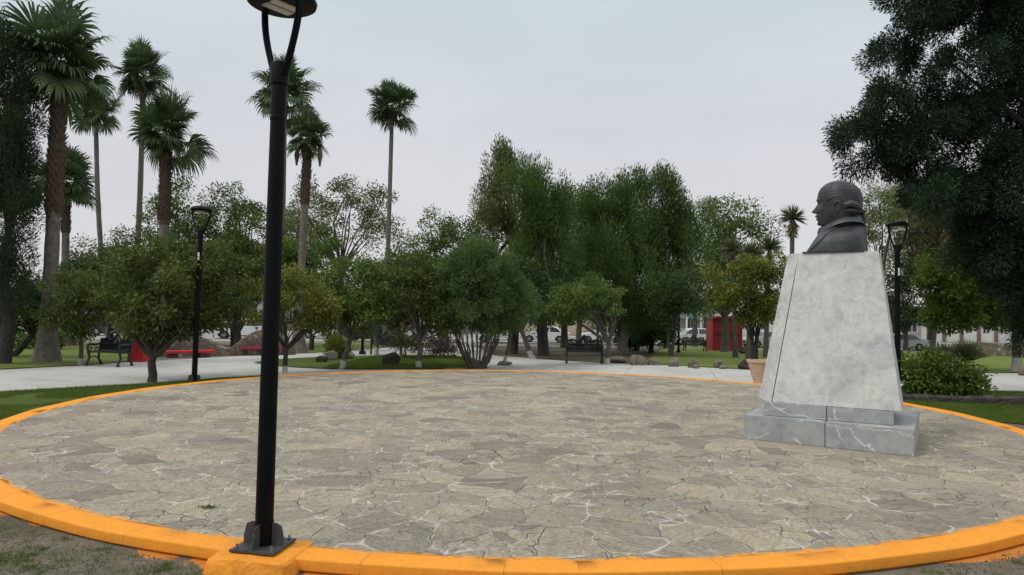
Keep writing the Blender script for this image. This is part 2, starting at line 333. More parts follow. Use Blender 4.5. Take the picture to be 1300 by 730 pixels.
MAT['bronze2'] = mat('pale_bronze', (.04, .044, .047), .5, .25, col2=(.085, .093, .098), nscale=7, bump=.25, bscale=30)
MAT['bark'] = mat('grey_bark', (.055, .045, .036), .95, col2=(.13, .115, .095), nscale=9, bump=.9, bscale=18)
MAT['darkbark'] = mat('dark_bark', (.022, .018, .015), .95, col2=(.06, .05, .042), nscale=8, bump=.9, bscale=15)
MAT['palebark'] = mat('pale_bark', (.15, .13, .105), .95, col2=(.26, .235, .2), nscale=9, bump=.6, bscale=18)
MAT['whitewash'] = mat('whitewashed_bark', (.27, .26, .23), .9, col2=(.46, .45, .41), nscale=12, bump=.6, bscale=20)
MAT['palmtrunk'] = mat('palm_grey_bark', (.085, .075, .062), .95, col2=(.2, .175, .15), nscale=6, bump=.9, bscale=14)
MAT['boots'] = mat('palm_red_brown_boots', (.04, .027, .021), .9, col2=(.135, .085, .06), nscale=9, bump=.6, bscale=20)
MAT['deadfrond'] = leafmat('dead_palm_fronds', (.16, .12, .07), (.28, .22, .13), trans=.15)
MAT['palm'] = leafmat('palm_fronds', (.035, .066, .026), (.085, .13, .05), (.16, .19, .09), .3, .5)
MAT['citrus'] = leafmat('citrus_leaves', (0.042, 0.073, 0.021), (0.126, 0.165, 0.035), (0.273, 0.231, 0.049))
MAT['yellowish'] = leafmat('yellowing_leaves', (0.072, 0.104, 0.025), (0.225, 0.237, 0.044), (0.448, 0.360, 0.067))
MAT['green'] = leafmat('mid_green_leaves', (0.050, 0.098, 0.025), (0.137, 0.205, 0.040), (0.245, 0.293, 0.053))
MAT['oleander'] = leafmat('oleander_leaves', (0.069, 0.124, 0.041), (0.137, 0.215, 0.066), (0.227, 0.302, 0.103), .3, .7)
MAT['locust'] = leafmat('loose_grey_green_leaves', (0.087, 0.128, 0.046), (0.212, 0.257, 0.083), (0.325, 0.343, 0.131), .35)
MAT['pine'] = leafmat('pine_needles', (0.040, 0.087, 0.025), (0.118, 0.183, 0.042), (0.210, 0.254, 0.067), .2)
MAT['pinebrown'] = leafmat('pine_needles_with_brown_cones', (0.058, 0.087, 0.029), (0.163, 0.190, 0.054), (0.412, 0.254, 0.116), .2)
MAT['dark'] = leafmat('dark_green_leaves', (0.026, 0.057, 0.021), (0.067, 0.113, 0.030), (0.131, 0.167, 0.043), .2)
MAT['cypress'] = leafmat('dark_cypress_sprays', (.016, .036, .019), (.036, .066, .030), (.075, .115, .045), .25)
MAT['bluegreen'] = leafmat('dark_green_conifer', (.018, .036, .018), (.045, .075, .030), (.085, .115, .045), .2)
MAT['olive'] = leafmat('olive_brown_leaves', (0.091, 0.095, 0.040), (0.200, 0.189, 0.082), (0.290, 0.246, 0.128), .3)
MAT['bright'] = leafmat('bright_green_leaves', (0.043, 0.082, 0.013), (0.110, 0.163, 0.021), (0.191, 0.239, 0.034), .3)
MAT['hedge'] = leafmat('glossy_hedge_leaves', (.045, .085, .012), (.14, .20, .035), (.34, .38, .12), .35, .5)
MAT['sword'] = leafmat('grey_green_sword_leaves', (0.066, 0.082, 0.039), (0.146, 0.163, 0.071), (0.234, 0.239, 0.115), .15)
MAT['purple'] = leafmat('purple_brown_leaves', (.06, .04, .04), (.12, .085, .08), (.14, .12, .08), .2)
MAT['grassblade'] = leafmat('grass_blades', (.07, .11, .018), (.13, .19, .03), (.25, .24, .08), .3)
MAT['rock'] = patchy('field_stone', [(.3, (.10, .085, .065)), (.5, (.2, .17, .13)), (.7, (.28, .25, .2))], 4, 16, .9, 9)
MAT['darkrock'] = patchy('dark_boulder', [(.3, (.022, .02, .017)), (.5, (.05, .042, .033)), (.7, (.09, .075, .058))], 3, 16, .9, 6)
MAT['wallstone'] = stonewall('brown_rubble_masonry', [(.20, .13, .10), (.15, .125, .10), (.30, .21, .15), (.18, .165, .14), (.46, .42, .36)], (.15, .13, .11), 4.2)
MAT['darkwall'] = stonewall('dark_rubble_masonry', [(.045, .04, .035), (.07, .06, .055), (.03, .028, .025), (.09, .08, .07)], (.05, .045, .04), 4)
MAT['red'] = mat('red_paint', (.55, .022, .03), .45, noise=.12, nscale=6, bump=.1)
MAT['darkred'] = mat('dark_red_paint', (.25, .008, .012), .5, noise=.15, nscale=3)
MAT['magenta'] = mat('faded_red_paint', (.40, .02, .06), .5, noise=.12, nscale=6)
MAT['terracotta'] = mat('terracotta_brick', (.38, .21, .12), .85, col2=(.55, .36, .23), nscale=12, bump=.5, bscale=25)
MAT['glassdark'] = mat('dark_car_glass', (.012, .014, .017), .08, spec=.8)
MAT['winglass'] = mat('window_glass', (.03, .035, .04), .1, spec=.8)
MAT['tyre'] = mat('tyre_rubber', (.015, .015, .015), .85)
MAT['rim'] = mat('alloy_rim', (.35, .36, .37), .35, .8)
MAT['whitecar'] = mat('white_car_paint', (.78, .79, .80), .25, spec=.6)
MAT['silvercar'] = mat('silver_car_paint', (.50, .51, .52), .3, .3)
MAT['darkcar'] = mat('black_car_paint', (.02, .022, .026), .2, spec=.7)
MAT['redlens'] = mat('red_tail_lens', (.35, .01, .01), .2)
MAT['headlens'] = mat('headlight_lens', (.55, .57, .6), .1, spec=.8)
def wallpaint(n, c): return mat(n, c, .9, noise=.1, nscale=.8, bump=.15, bscale=12)

def add_kerb_seams(M):
    t = M.node_tree; b = t.nodes['Principled BSDF']; src = b.inputs['Base Color'].links[0].from_socket
    tc = N(t, 'ShaderNodeTexCoord'); vs = N(t, 'ShaderNodeVectorMath', operation='SUBTRACT'); t.links.new(tc.outputs['Object'], vs.inputs[0]); vs.inputs[1].default_value = (0.127*EYE, 7.394*EYE, 0)
    sp = N(t, 'ShaderNodeSeparateXYZ'); t.links.new(vs.outputs[0], sp.inputs[0]); a = mth(t, 'ARCTAN2', sp.outputs[0], sp.outputs[1])
    nz_ = noise(t, tc.outputs['Object'], 6, 4, .6); a = mth(t, 'ADD', mth(t, 'MULTIPLY', a, 8.2), mth(t, 'MULTIPLY', nz_.outputs['Fac'], .03)); f = mth(t, 'ABSOLUTE', mth(t, 'SUBTRACT', mth(t, 'FRACT', a), .5))
    n1 = noise(t, tc.outputs['Object'], 14, 8, .75); n2 = noise(t, tc.outputs['Object'], 1.7, 3)
    ln = mth(t, 'MULTIPLY', sstep(t, f, .0045, .0015), sstep(t, n1.outputs['Fac'], .38, .5))
    c = mixc(t, mth(t, 'MULTIPLY', ln, .7), src, (.16, .09, .045))
    chip = mth(t, 'MULTIPLY', sstep(t, n1.outputs['Fac'], .66, .70), sstep(t, n2.outputs['Fac'], .45, .6)); c = mixc(t, mth(t, 'MULTIPLY', chip, .8), c, (.30, .25, .2))
    t.links.new(c, b.inputs['Base Color'])
add_kerb_seams(MAT['kerb'])
def add_slab_joints(M):
    t = M.node_tree; b = t.nodes['Principled BSDF']; src = b.inputs['Base Color'].links[0].from_socket
    tc = N(t, 'ShaderNodeTexCoord'); nn = noise(t, tc.outputs['Object'], .5, 2); mp = N(t, 'ShaderNodeMapping'); mp.inputs['Rotation'].default_value = (0, 0, .22); t.links.new(tc.outputs['Object'], mp.inputs[0])
    sp = N(t, 'ShaderNodeSeparateXYZ'); t.links.new(mp.outputs[0], sp.inputs[0]); c = src
    for ax, k in ((0, .36), (1, .40)):
        f = mth(t, 'ABSOLUTE', mth(t, 'SUBTRACT', mth(t, 'FRACT', mth(t, 'MULTIPLY', sp.outputs[ax], k)), .5)); c = mixc(t, mth(t, 'MULTIPLY', sstep(t, f, .009, .003), .55), c, (.17, .165, .15))
    st = noise(t, tc.outputs['Object'], 1.1, 7, .7); c = mixc(t, mth(t, 'MULTIPLY', sstep(t, st.outputs['Fac'], .54, .70), .4), c, (.24, .23, .20))
    t.links.new(c, b.inputs['Base Color'])
add_slab_joints(MAT['concrete'])

# ------------------------------------------------------------------ ground, lawns, paths, street
PC = Vector((0.127*EYE, 7.394*EYE, 0)); PR = 4.645*EYE
def sheet(name, poly, material, dz, kind='structure', label=None, cat=None):
    """a flat polygon laid on the terrain; poly in world (x,y)"""
    bm = bmesh.new(); vs = [bm.verts.new((p[0], p[1], 0)) for p in poly]; f = bm.faces.new(vs)
    for y in (24.0, 57.0):
        g = bm.verts[:] + bm.edges[:] + bm.faces[:]; bmesh.ops.bisect_plane(bm, geom=g, plane_co=(0, y, 0), plane_no=(0, 1, 0))
    bmesh.ops.triangulate(bm, faces=bm.faces[:])
    for v in bm.verts: v.co.z = zg(v.co.x, v.co.y) + dz
    bmesh.ops.recalc_face_normals(bm, faces=bm.faces[:])
    if sum(f.normal.z for f in bm.faces) < 0: bmesh.ops.reverse_faces(bm, faces=bm.faces[:])
    me = bpy.data.meshes.new(name); bm.to_mesh(me); bm.free(); o = link(name, me, material)
    return tag(o, label, cat, kind=kind)
def smoothline(pts, n=6):
    """Catmull-Rom through 2d points"""
    out = []
    for i in range(len(pts)-1):
        p0 = pts[max(i-1, 0)]; p1 = pts[i]; p2 = pts[i+1]; p3 = pts[min(i+2, len(pts)-1)]
        for k in range(n):
            t = k/n; out.append(tuple(.5*((2*p1[j]) + (-p0[j]+p2[j])*t + (2*p0[j]-5*p1[j]+4*p2[j]-p3[j])*t*t + (-p0[j]+3*p1[j]-3*p2[j]+p3[j])*t**3) for j in (0, 1)))
    out.append(tuple(pts[-1])); return out
def gp(*pts): return [tuple(G(*p)[:2]) for p in pts]
sheet('ground', [(-400, -40), (400, -40), (400, 900), (-400, 900)], MAT['soil'], 0)

# concrete paths: the band that runs round the back of the circle
def arc(r, a0, a1, n=60): return [(PC.x + r*math.sin(R(a0+(a1-a0)*i/n)), PC.y + r*math.cos(R(a0+(a1-a0)*i/n))) for i in range(n+1)]
path_far = gp((-260, 484), (-60, 474), (0, 470), (110, 464), (200, 458), (290, 453), (420, 447), (500, 441), (560, 437), (600, 440), (625, 451), (660, 454), (742, 460), (850, 464), (900, 467), (960, 470), (1060, 473), (1150, 474), (1250, 474), (1330, 474))
path_near_l = gp((-260, 520), (-60, 503), (0, 497.5), (110, 491), (200, 486), (262, 481), (330, 477.2))
path_near_r = gp((1330, 498), (1250, 496), (1190, 494), (1140, 493), (1080, 489))
path = smoothline(path_far) + smoothline(path_near_r) + arc(PR-.2, 52, -39, 50) + list(reversed(smoothline(path_near_l)))
path_o = sheet('concrete_path', path, MAT['concrete'], .006)
# the island of lawn inside the path, and the lawns around
isle = smoothline(gp((322, 461), (345, 457.5), (400, 454), (470, 452), (560, 451.5), (596, 455), (618, 466))) + smoothline(gp((618, 468.4), (560, 469.3), (500, 469.4), (430, 469.3), (380, 467.2), (345, 464.5), (322, 461)))[:-1]
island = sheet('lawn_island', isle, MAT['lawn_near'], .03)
sheet('stepping_path', gp((553, 457), (570, 457), (592, 469.3), (566, 469.6)), MAT['concrete'], .036)
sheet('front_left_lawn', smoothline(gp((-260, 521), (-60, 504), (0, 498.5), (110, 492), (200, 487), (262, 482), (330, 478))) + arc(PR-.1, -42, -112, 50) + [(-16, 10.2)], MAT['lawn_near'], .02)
sheet('left_lawn', gp((-300, 483), (-60, 473), (0, 469), (110, 463.4), (186, 458.5), (196, 450), (190, 440), (60, 437), (-300, 438)), MAT['lawn'], .02)
sheet('middle_lawn', gp((345, 451.5), (420, 446.4), (500, 440.4), (560, 436.5), (545, 434.5), (350, 434.5)), MAT['lawn'], .02)
sheet('right_lawn', gp((815, 463), (850, 463.4), (900, 466.3), (960, 469.2), (1060, 472.3), (1060, 437), (845, 437)), MAT['lawn'], .02)
sheet('far_right_lawn', gp((1060, 472.3), (1150, 473.3), (1250, 473.3), (1500, 473.3), (1500, 447), (1060, 447)), MAT['lawn'], .02)
sheet('tree_bed', gp((604, 440), (626, 450), (660, 453.2), (742, 459.2), (815, 462.6), (845, 437), (600, 435)), MAT['darksoil'], .012)
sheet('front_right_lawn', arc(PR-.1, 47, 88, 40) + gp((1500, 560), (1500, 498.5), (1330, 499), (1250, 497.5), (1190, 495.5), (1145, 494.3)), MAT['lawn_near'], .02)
sheet('street', [(-160, 57), (160, 57), (160, 75), (-160, 75)], MAT['asphalt'], .008)
sheet('park_sidewalk', [(-160, 54.6), (160, 54.6), (160, 56.8), (-160, 56.8)], MAT['concrete'], .012)
kb = MB(); kb.box((0, 56.9, -.87), (320, .2, .16)); kb.box((0, 75.1, -.85), (320, .2, .16)); tag(kb.build('street_kerb', MAT['concrete'], bevel=.02), kind='structure')
sheet('far_sidewalk', [(-160, 75.2), (160, 75.2), (160, 79), (-160, 79)], MAT['concrete'], .1)

# the raised flagstone circle and its painted kerb
n = 240
bm = bmesh.new()
rings = [(PR-.26, 0.0), (PR-.30, 0.002)]
cv = bm.verts.new((PC.x, PC.y, .002)); prev = [bm.verts.new((PC.x+(PR-.21)*math.cos(2*math.pi*i/n), PC.y+(PR-.21)*math.sin(2*math.pi*i/n), .002)) for i in range(n)]
for i in range(n): bm.faces.new((cv, prev[i], prev[(i+1) % n]))
me = bpy.data.meshes.new('flagstone_circle'); bm.to_mesh(me); bm.free(); tag(link('flagstone_circle', me, MAT['paving']), kind='structure')
V = []; F = []; prof = [(-.30, -.05), (-.275, -.004), (-.262, .0035), (-.235, .008), (-.016, .0075), (-.008, .0065), (-.003, .002), (-.001, -.006), (.002, -.070), (.001, -.077), (-.022, -.082), (-.03, -.30)]
NK = 720
for i in range(NK):
    a = 2*math.pi*i/NK; w = .003*math.sin(a*37)+.004*math.sin(a*11+1)+.006*math.sin(a*5); wi = .02*math.sin(a*61)+.018*math.sin(a*23)+.012*math.sin(a*97)
    for j, (dr, z) in enumerate(prof):
        rr = PR + dr + (w if j > 2 else wi*(1 if j in (2, 3) else 0)); zz = z + (.003*math.sin(a*29) if 2 < j < 9 else 0)
        V.append((PC.x+rr*math.cos(a), PC.y+rr*math.sin(a), zz))
K = len(prof)
for i in range(NK):
    i2 = (i+1) % NK
    for j in range(K-1): F.append((i*K+j, i2*K+j, i2*K+j+1, i*K+j+1))
me = npmesh('circle_kerb', V, F)
o = link('circle_kerb', me, MAT['kerb'], smooth=True)
tag(o, kind='structure')
bmk = bmesh.new(); bmk.from_mesh(me); bmesh.ops.recalc_face_normals(bmk, faces=bmk.faces[:]); bmk.to_mesh(me); bmk.free()
# orange paint slopped on the soil at the foot of the kerb, in patches
def paint_slops(M):
    t = M.node_tree; b = t.nodes['Principled BSDF']; src = b.inputs['Base Color'].links[0].from_socket
    tc = N(t, 'ShaderNodeTexCoord'); vs = N(t, 'ShaderNodeVectorMath', operation='SUBTRACT'); t.links.new(tc.outputs['Object'], vs.inputs[0]); vs.inputs[1].default_value = (PC.x, PC.y, 0)
    sp = N(t, 'ShaderNodeSeparateXYZ'); t.links.new(vs.outputs[0], sp.inputs[0]); cb = N(t, 'ShaderNodeCombineXYZ'); t.links.new(sp.outputs[0], cb.inputs[0]); t.links.new(sp.outputs[1], cb.inputs[1])
    ln = N(t, 'ShaderNodeVectorMath', operation='LENGTH'); t.links.new(cb.outputs[0], ln.inputs[0])
    n1 = noise(t, tc.outputs['Object'], 9, 9, .8); n2 = noise(t, tc.outputs['Object'], .75, 2, .5)
    reach = mth(t, 'MULTIPLY', sstep(t, n2.outputs['Fac'], .47, .60), .30)
    d = mth(t, 'SUBTRACT', ln.outputs['Value'], PR); v = mth(t, 'SUBTRACT', mth(t, 'MULTIPLY', n1.outputs['Fac'], reach), mth(t, 'ADD', mth(t, 'MULTIPLY', d, .62), .052))
    c = mixc(t, mth(t, 'MULTIPLY', sstep(t, v, 0, .006), .9), src, (.74, .27, .04)); t.links.new(c, b.inputs['Base Color'])
paint_slops(MAT['soil'])

# ------------------------------------------------------------------ foliage
def leaves(C, D, L, W, tilt=None, tri=False):
    """one small pointed face per leaf: C centres, D axis directions, L/W sizes"""
    n = len(C); rnd = RNG.normal(size=(n, 3)); S = np.cross(D, rnd); S /= np.linalg.norm(S, axis=1, keepdims=True)+1e-9
    L = L[:, None]; W = W[:, None]
    if tri:
        V = np.stack([C - S*W*.5, C + S*W*.5, C + D*L], 1).reshape(-1, 3); F = np.arange(n*3).reshape(-1, 3)
    else:
        Nn = np.cross(D, S)
        V = np.stack([C, C + D*L*.45 + S*W*.5 + Nn*L*.06, C + D*L, C + D*L*.45 - S*W*.5 + Nn*L*.06], 1).reshape(-1, 3); F = np.arange(n*4).reshape(-1, 4)
    return V, F
def unit(n):
    v = RNG.normal(size=(n, 3)); return v/np.linalg.norm(v, axis=1, keepdims=True)
STYLE = {  # leaf length, width, clump radius (m), droop/up bias, random share, leaves per clump factor
    'broad': dict(L=.12, W=.055, rc=.34, up=-.15, rnd=.9, aspect=.75, dens=1.0),
    'fine':  dict(L=.11, W=.045, rc=.38, up=-.1, rnd=.9, aspect=.8, dens=.75),
    'lance': dict(L=.17, W=.034, rc=.32, up=.35, rnd=.55, aspect=.9, dens=1.25),
    'pine':  dict(L=.135, W=.032, rc=.34, up=.6, rnd=.4, aspect=2.1, dens=2.0),
    'spray': dict(L=.15, W=.060, rc=.34, up=.10, rnd=.55, aspect=1.0, dens=1.5),
    'cyp':   dict(L=.125, W=.032, rc=.33, up=-.22, rnd=.42, aspect=1.15, dens=2.3),
    'hang':  dict(L=.18, W=.036, rc=.34, up=-1.1, rnd=.45, aspect=1.8, dens=1.1),
}
TOT = [0]
def make_crown(name, parent, lobes, style, material, fill=1.0, clumps=None, lsc=1.0, seed=None, holes=.0):
    """lobes: list of (centre, (rx, ry, rz)) in metres. Leaves sit in many small clumps spread through each lobe."""
    st = STYLE[style]; Cs = []; Ds = []; cents = []
    for c, r in lobes:
        c = np.array(c); r = np.array(r); vol = r[0]*r[1]*r[2]; rc0 = st['rc']*lsc
        nc = max(10, int(3.7*fill*vol**(2/3)/(rc0*rc0)))
        u = unit(nc); rad = RNG.uniform(.12, 1.0, nc)**.45
        low = u[:, 2] < -.35; keep = ~(low & (RNG.random(nc) < .35)); u = u[keep]; rad = rad[keep]
        cc = c + u*rad[:, None]*r*(1+RNG.normal(0, .13, (len(u), 1)))
        cents.append(cc)
        rcs = rc0*RNG.uniform(.55, 1.35, len(cc))
        nl = (st['dens']*170*(rcs/rc0)**2).astype(int)+4; TOT[0] += int(nl.sum())
        idx = np.repeat(np.arange(len(cc)), nl); m_ = len(idx)
        d = unit(m_); q = RNG.random(m_)**.5
        asp = np.array([1, 1, st['aspect']]); ax = (u[idx]*np.array([1, 1, .5]))
        P = cc[idx] + d*q[:, None]*rcs[idx][:, None]*asp + ax*(RNG.random((m_, 1))-.3)*rcs[idx][:, None]*.6
        Dd = d*.5 + u[idx]*.35 + unit(m_)*st['rnd'] + np.array([0, 0, st['up']]); Dd /= np.linalg.norm(Dd, axis=1, keepdims=True)
        Cs.append(P); Ds.append(Dd)
    C = np.concatenate(Cs); D = np.concatenate(Ds); n = len(C)
    keep = C[:, 2] > -0.95; C = C[keep]; D = D[keep]; n = len(C)
    s = RNG.uniform(.65, 1.35, n)*lsc
    V, F = leaves(C, D, st['L']*s*.88, st['W']*s*1.0)
    o = link(name, npmesh(name, V, F), material, parent)
    return o, np.concatenate(cents)
def limbs(mb, base, fork, cents, n, r, wob=.12, fr=None):
    """limbs curve from the fork to n clump centres"""
    idx = RNG.choice(len(cents), min(n, len(cents)), replace=False)
    for i in idx:
        e = Vector(cents[i]); s = Vector(fork) + Vector((random.uniform(-.03, .03), random.uniform(-.03, .03), random.uniform(-.15, .05)))
        mid = s.lerp(e, .5) + Vector((random.uniform(-1, 1), random.uniform(-1, 1), random.uniform(0, 1)))*wob*(e-s).length + Vector((0, 0, .05))
        q = s.lerp(mid, .5)+Vector((0, 0, .04*(e-s).length)); rr = r*random.uniform(.2, .38)
        mb.tube([s, q, mid, mid.lerp(e, .6), e], [rr, rr*.8, rr*.55, rr*.35, rr*.12], 6, False)
NT = [0]
def tree(name, label, base, lobes, style, leaf, bark='bark', tr=.12, fork=None, lean=(0, 0), Y=None, depth=1.0, fill=1.0, nl=14, white=None, group=None, lsc=1.0, cat='tree', stems=1, arms=(), spread=.3):
    """base in photo px; lobes (px, py, rx px, ry px) at the trunk's own distance; fork = photo y where the limbs part"""
    b = G(*base) if Y is None else Vector((atY(base[0], base[1], Y).x, Y, zg(0, Y)))
    Y = b.y; s = Y/FPX
    t = empty(name, b, label, cat, group)
    Lw = []
    for i, lb in enumerate(lobes):
        c = atY(lb[0], lb[1], Y) - b; rx, rz = lb[2]*s, lb[3]*s; ry = (rx*.55+rz*.25+.3)*depth
        c.y += (lb[4] if len(lb) > 4 else random.uniform(-.35, .35)*rx); Lw.append(((c.x, c.y, c.z), (rx, ry, rz)))
    o, cents = make_crown('crown', t, Lw, style, MAT[leaf], fill, lsc=lsc*max(1.0, min(1.9, Y/26)) if True else lsc)
    cx = sum(q[0][0] for q in Lw)/len(Lw); 
    fz = (atY(base[0], fork, Y).z - b.z) if fork else .45*min(q[0][2] for q in Lw)
    mb = MB(); wb = MB()
    for k in range(stems):
        if stems == 1: s0 = Vector((0, 0, -.1)); f = Vector((lean[0], lean[1], fz))
        else:
            a = 2*math.pi*k/stems+.4; s0 = Vector((.24*spread*math.cos(a), .2*spread*math.sin(a), -.1)); f = Vector((math.cos(a)*spread*fz*.75, math.sin(a)*spread*fz*.6, fz*random.uniform(.85, 1.15)))
        mid1 = s0.lerp(f, .35)+Vector((random.uniform(-.04, .04)*fz, 0, 0)); mid2 = s0.lerp(f, .7)+Vector((random.uniform(-.04, .04)*fz, 0, 0))
        pts = [s0, s0+Vector((0, 0, .12)), mid1, mid2, f]; rad = [tr*1.45, tr*1.12, tr, tr*.9, tr*.82]
        if white:
            wz = white; 
            i1 = s0.lerp(mid1, .5); wb.tube([s0, s0+Vector((0, 0, .12)), i1, mid1], [tr*1.47, tr*1.14, tr*1.07, tr*1.02], 9, False)
            mb.tube([mid1-Vector((0, 0, .01)), mid2, f], [tr, tr*.9, tr*.82], 9, True)
        else: mb.tube(pts, rad, 9, True)
        sub = cents if stems == 1 else cents[np.argsort(np.abs(cents[:, 0]-f.x*1.5)+RNG.random(len(cents)))][:max(8, len(cents)//stems)]
        for ax, ay in arms:
            e = atY(ax, ay, Y)-b; g0 = f+Vector((0, 0, -.08)); mq = g0.lerp(e, .5)+Vector((0, random.uniform(-.1, .1), -.02))
            mb.tube([g0, g0.lerp(mq, .5)+Vector((0, 0, -.03)), mq, e.lerp(mq, .4)+Vector((0, 0, .02)), e], [tr*.75, tr*.68, tr*.6, tr*.5, tr*.38], 8)
            limbs(mb, s0, e, cents[np.argsort(np.linalg.norm(cents-np.array(e)[None], axis=1))][:30], 5, tr*.9)
        limbs(mb, s0, f, sub, max(3, nl//stems), tr*1.15)
    tk = mb.build('trunk', MAT[bark], t, smooth=True)
    if white: wb.build('whitewash_band', MAT['whitewash'], t, smooth=True)
    return t

# palms ------------------------------------------------------------
def fan_frond(V, F, o, d, petiole, blade, nb, droop, width):
    """fan leaf: blades radiate from the petiole tip and hang at their ends"""
    d = d.normalized(); side = d.cross(Vector((0, 0, 1)))
    if side.length < .05: side = Vector((1, 0, 0))
    side.normalize(); side = (Matrix.Rotation(random.gauss(0, .55), 3, d) @ side).normalized(); nrm = side.cross(d).normalized()
    tip = o + d*petiole + Vector((0, 0, -droop*petiole*.25))
    w = side*.012; V += [o-w, o+w, tip+w, tip-w]; k = len(V)-4; F.append((k, k+1, k+2, k+3))
    d2 = (d + Vector((0, 0, -droop*.45))).normalized(); nrm = side.cross(d2).normalized()
    for i in range(nb):
        a = R(-105 + 210*i/(nb-1) + random.uniform(-3, 3)); bl = blade*(1-.28*abs(a)/1.8)*random.uniform(.88, 1.08)
        bd = (d2*math.cos(a) + side*math.sin(a) + nrm*(.10+.22*abs(math.sin(a)))).normalized()
        sd_ = bd.cross(nrm).normalized()*width*.5
        p1 = tip + bd*bl*.55; p2 = p1 + (bd*.8+Vector((0, 0, -.05-droop*.55))).normalized()*bl*.28; p3 = p2 + (bd*.5+Vector((0, 0, -.25-droop*.9))).normalized()*bl*.24
        k = len(V); V += [tip - sd_*.25, tip + sd_*.25, p1 + sd_, p1 - sd_, p2 + sd_*.65, p2 - sd_*.65, p3, p3]
        F += [(k, k+1, k+2, k+3), (k+3, k+2, k+4, k+5)]; V.pop(); F.append((k+5, k+4, k+6, k+6))
def palm(label, base, top, crown_r, Y, tr, boots=.35, nf=34, dead=0, flare=1.6, leanx=0, ragged=1.0, hang=0):
    b = Vector((atY(base, 440, Y).x, Y, zg(0, Y))); tp = atY(top[0], top[1], Y) - b; cr = crown_r*Y/FPX
    t = empty('fan_palm', b, label, 'palm tree', 'tall fan palms standing over the park')
    mb = MB(); n = 26; pts = []; rad = []
    nb0 = 1-boots
    for i in range(n+1):
        u = i/n; p = Vector((tp.x*u + math.sin(u*3.1)*leanx, 0, tp.z*u - (.1 if i == 0 else 0))); pts.append(p)
        rad.append(tr*(1 + (flare-1)*math.exp(-u*14)) * (1-.22*u) * (1+.03*math.sin(i*2.1)))
    k0 = int(n*nb0)
    mb.tube(pts[:k0+2], rad[:k0+2], 14); mb.build('trunk', MAT['palmtrunk'], t, smooth=True)
    if boots > 0:
        bb = MB(); bp = pts[k0:]; br = [r*1.12 for r in rad[k0:]]; bb.tube(bp, br, 14)
        L_ = tp.z*(1-nb0); rows = int(L_/(.14)); 
        for i in range(rows):
            u = nb0 + (1-nb0)*i/rows; c = pts[int(u*n)].lerp(pts[min(n, int(u*n)+1)], u*n-int(u*n)); r_ = rad[min(n, int(u*n))]*1.10
            for k in range(9):
                a = 2*math.pi*(k+.5*(i % 2))/9+random.uniform(-.1, .1); o_ = c + Vector((math.cos(a), math.sin(a), 0))*r_*.9
                out = Vector((math.cos(a), math.sin(a), .0)); sd_ = Vector((-math.sin(a), math.cos(a), 0))*r_*.35
                e_ = o_ + out*r_*random.uniform(.28, .6)*ragged + Vector((0, 0, random.uniform(.08, .17)))
                bb.add([o_-sd_, o_+sd_, o_+Vector((0, 0, -.12))+out*r_*.1, e_+sd_*.4, e_-sd_*.4], [(0, 1, 3, 4), (2, 1, 3), (2, 3, 4), (2, 4, 0)])
        bb.build('frond_boots', MAT['boots'], t)
    V = []; F = []; o_ = tp + Vector((0, 0, -.05))
    nf = int(nf*1.12)
    for i in range(nf):
        u = (i+.5)/nf; el = R(86 - 128*u + random.uniform(-12, 12)); a = i*2.399963 + random.uniform(-.25, .25)
        d = Vector((math.cos(a)*math.cos(el), math.sin(a)*math.cos(el), math.sin(el)))
        fan_frond(V, F, o_ + Vector((0, 0, .10*(1-u)*cr)), d, cr*random.choice((.16, .3, .45, .6, .7))*random.uniform(.85, 1.1), cr*.66*random.uniform(.8, 1.12), 24, .02+1.0*u*random.uniform(.7, 1.2), .07*max(1, cr/1.3))
    me = bpy.data.meshes.new('fronds'); F3 = [f if f[2] != f[3] else f[:3] for f in F]; me.from_pydata(V, [], F3); me.update(); link('fronds', me, MAT['palm'], t)
    if dead:
        V = []; F = []
        for i in range(dead):
            a = i*2.4; el = R(-52-random.uniform(0, 25)); d = Vector((math.cos(a)*math.cos(el), math.sin(a)*math.cos(el), math.sin(el)))
            fan_frond(V, F, o_+Vector((0, 0, -.15)), d, cr*.38, cr*.36, 12, 1.3, .05)
        me = bpy.data.meshes.new('dead_fronds'); me.from_pydata(V, [], [f if f[2] != f[3] else f[:3] for f in F]); me.update(); link('dead_fronds', me, MAT['deadfrond'], t)
    if hang:
        hb = MB()
        for i in range(hang):
            sgn = -1 if i % 2 == 0 else 1; x0 = sgn*tr*random.uniform(1.8, 2.6)
            p0 = tp+Vector((0, 0, -.15)); p1 = tp+Vector((x0, .1, -.28)); p2 = p1+Vector((sgn*.06, 0, -.5)); 
            hb.tube([p0, p1, p1.lerp(p2, .5), p2, p2+Vector((0, 0, -.55*random.uniform(.7, 1.1)))], [.02, .03, .10, .13, .04], 7)
        hb.build('hanging_flower_stalks', MAT['deadfrond'], t, smooth=True)
    return t
def spikes(name, label, cat, c, r, n, material, trunk=None, up=.2, w=.035, group=None):
    t = empty(name, c, label, cat, group) if trunk is None else trunk
    return t
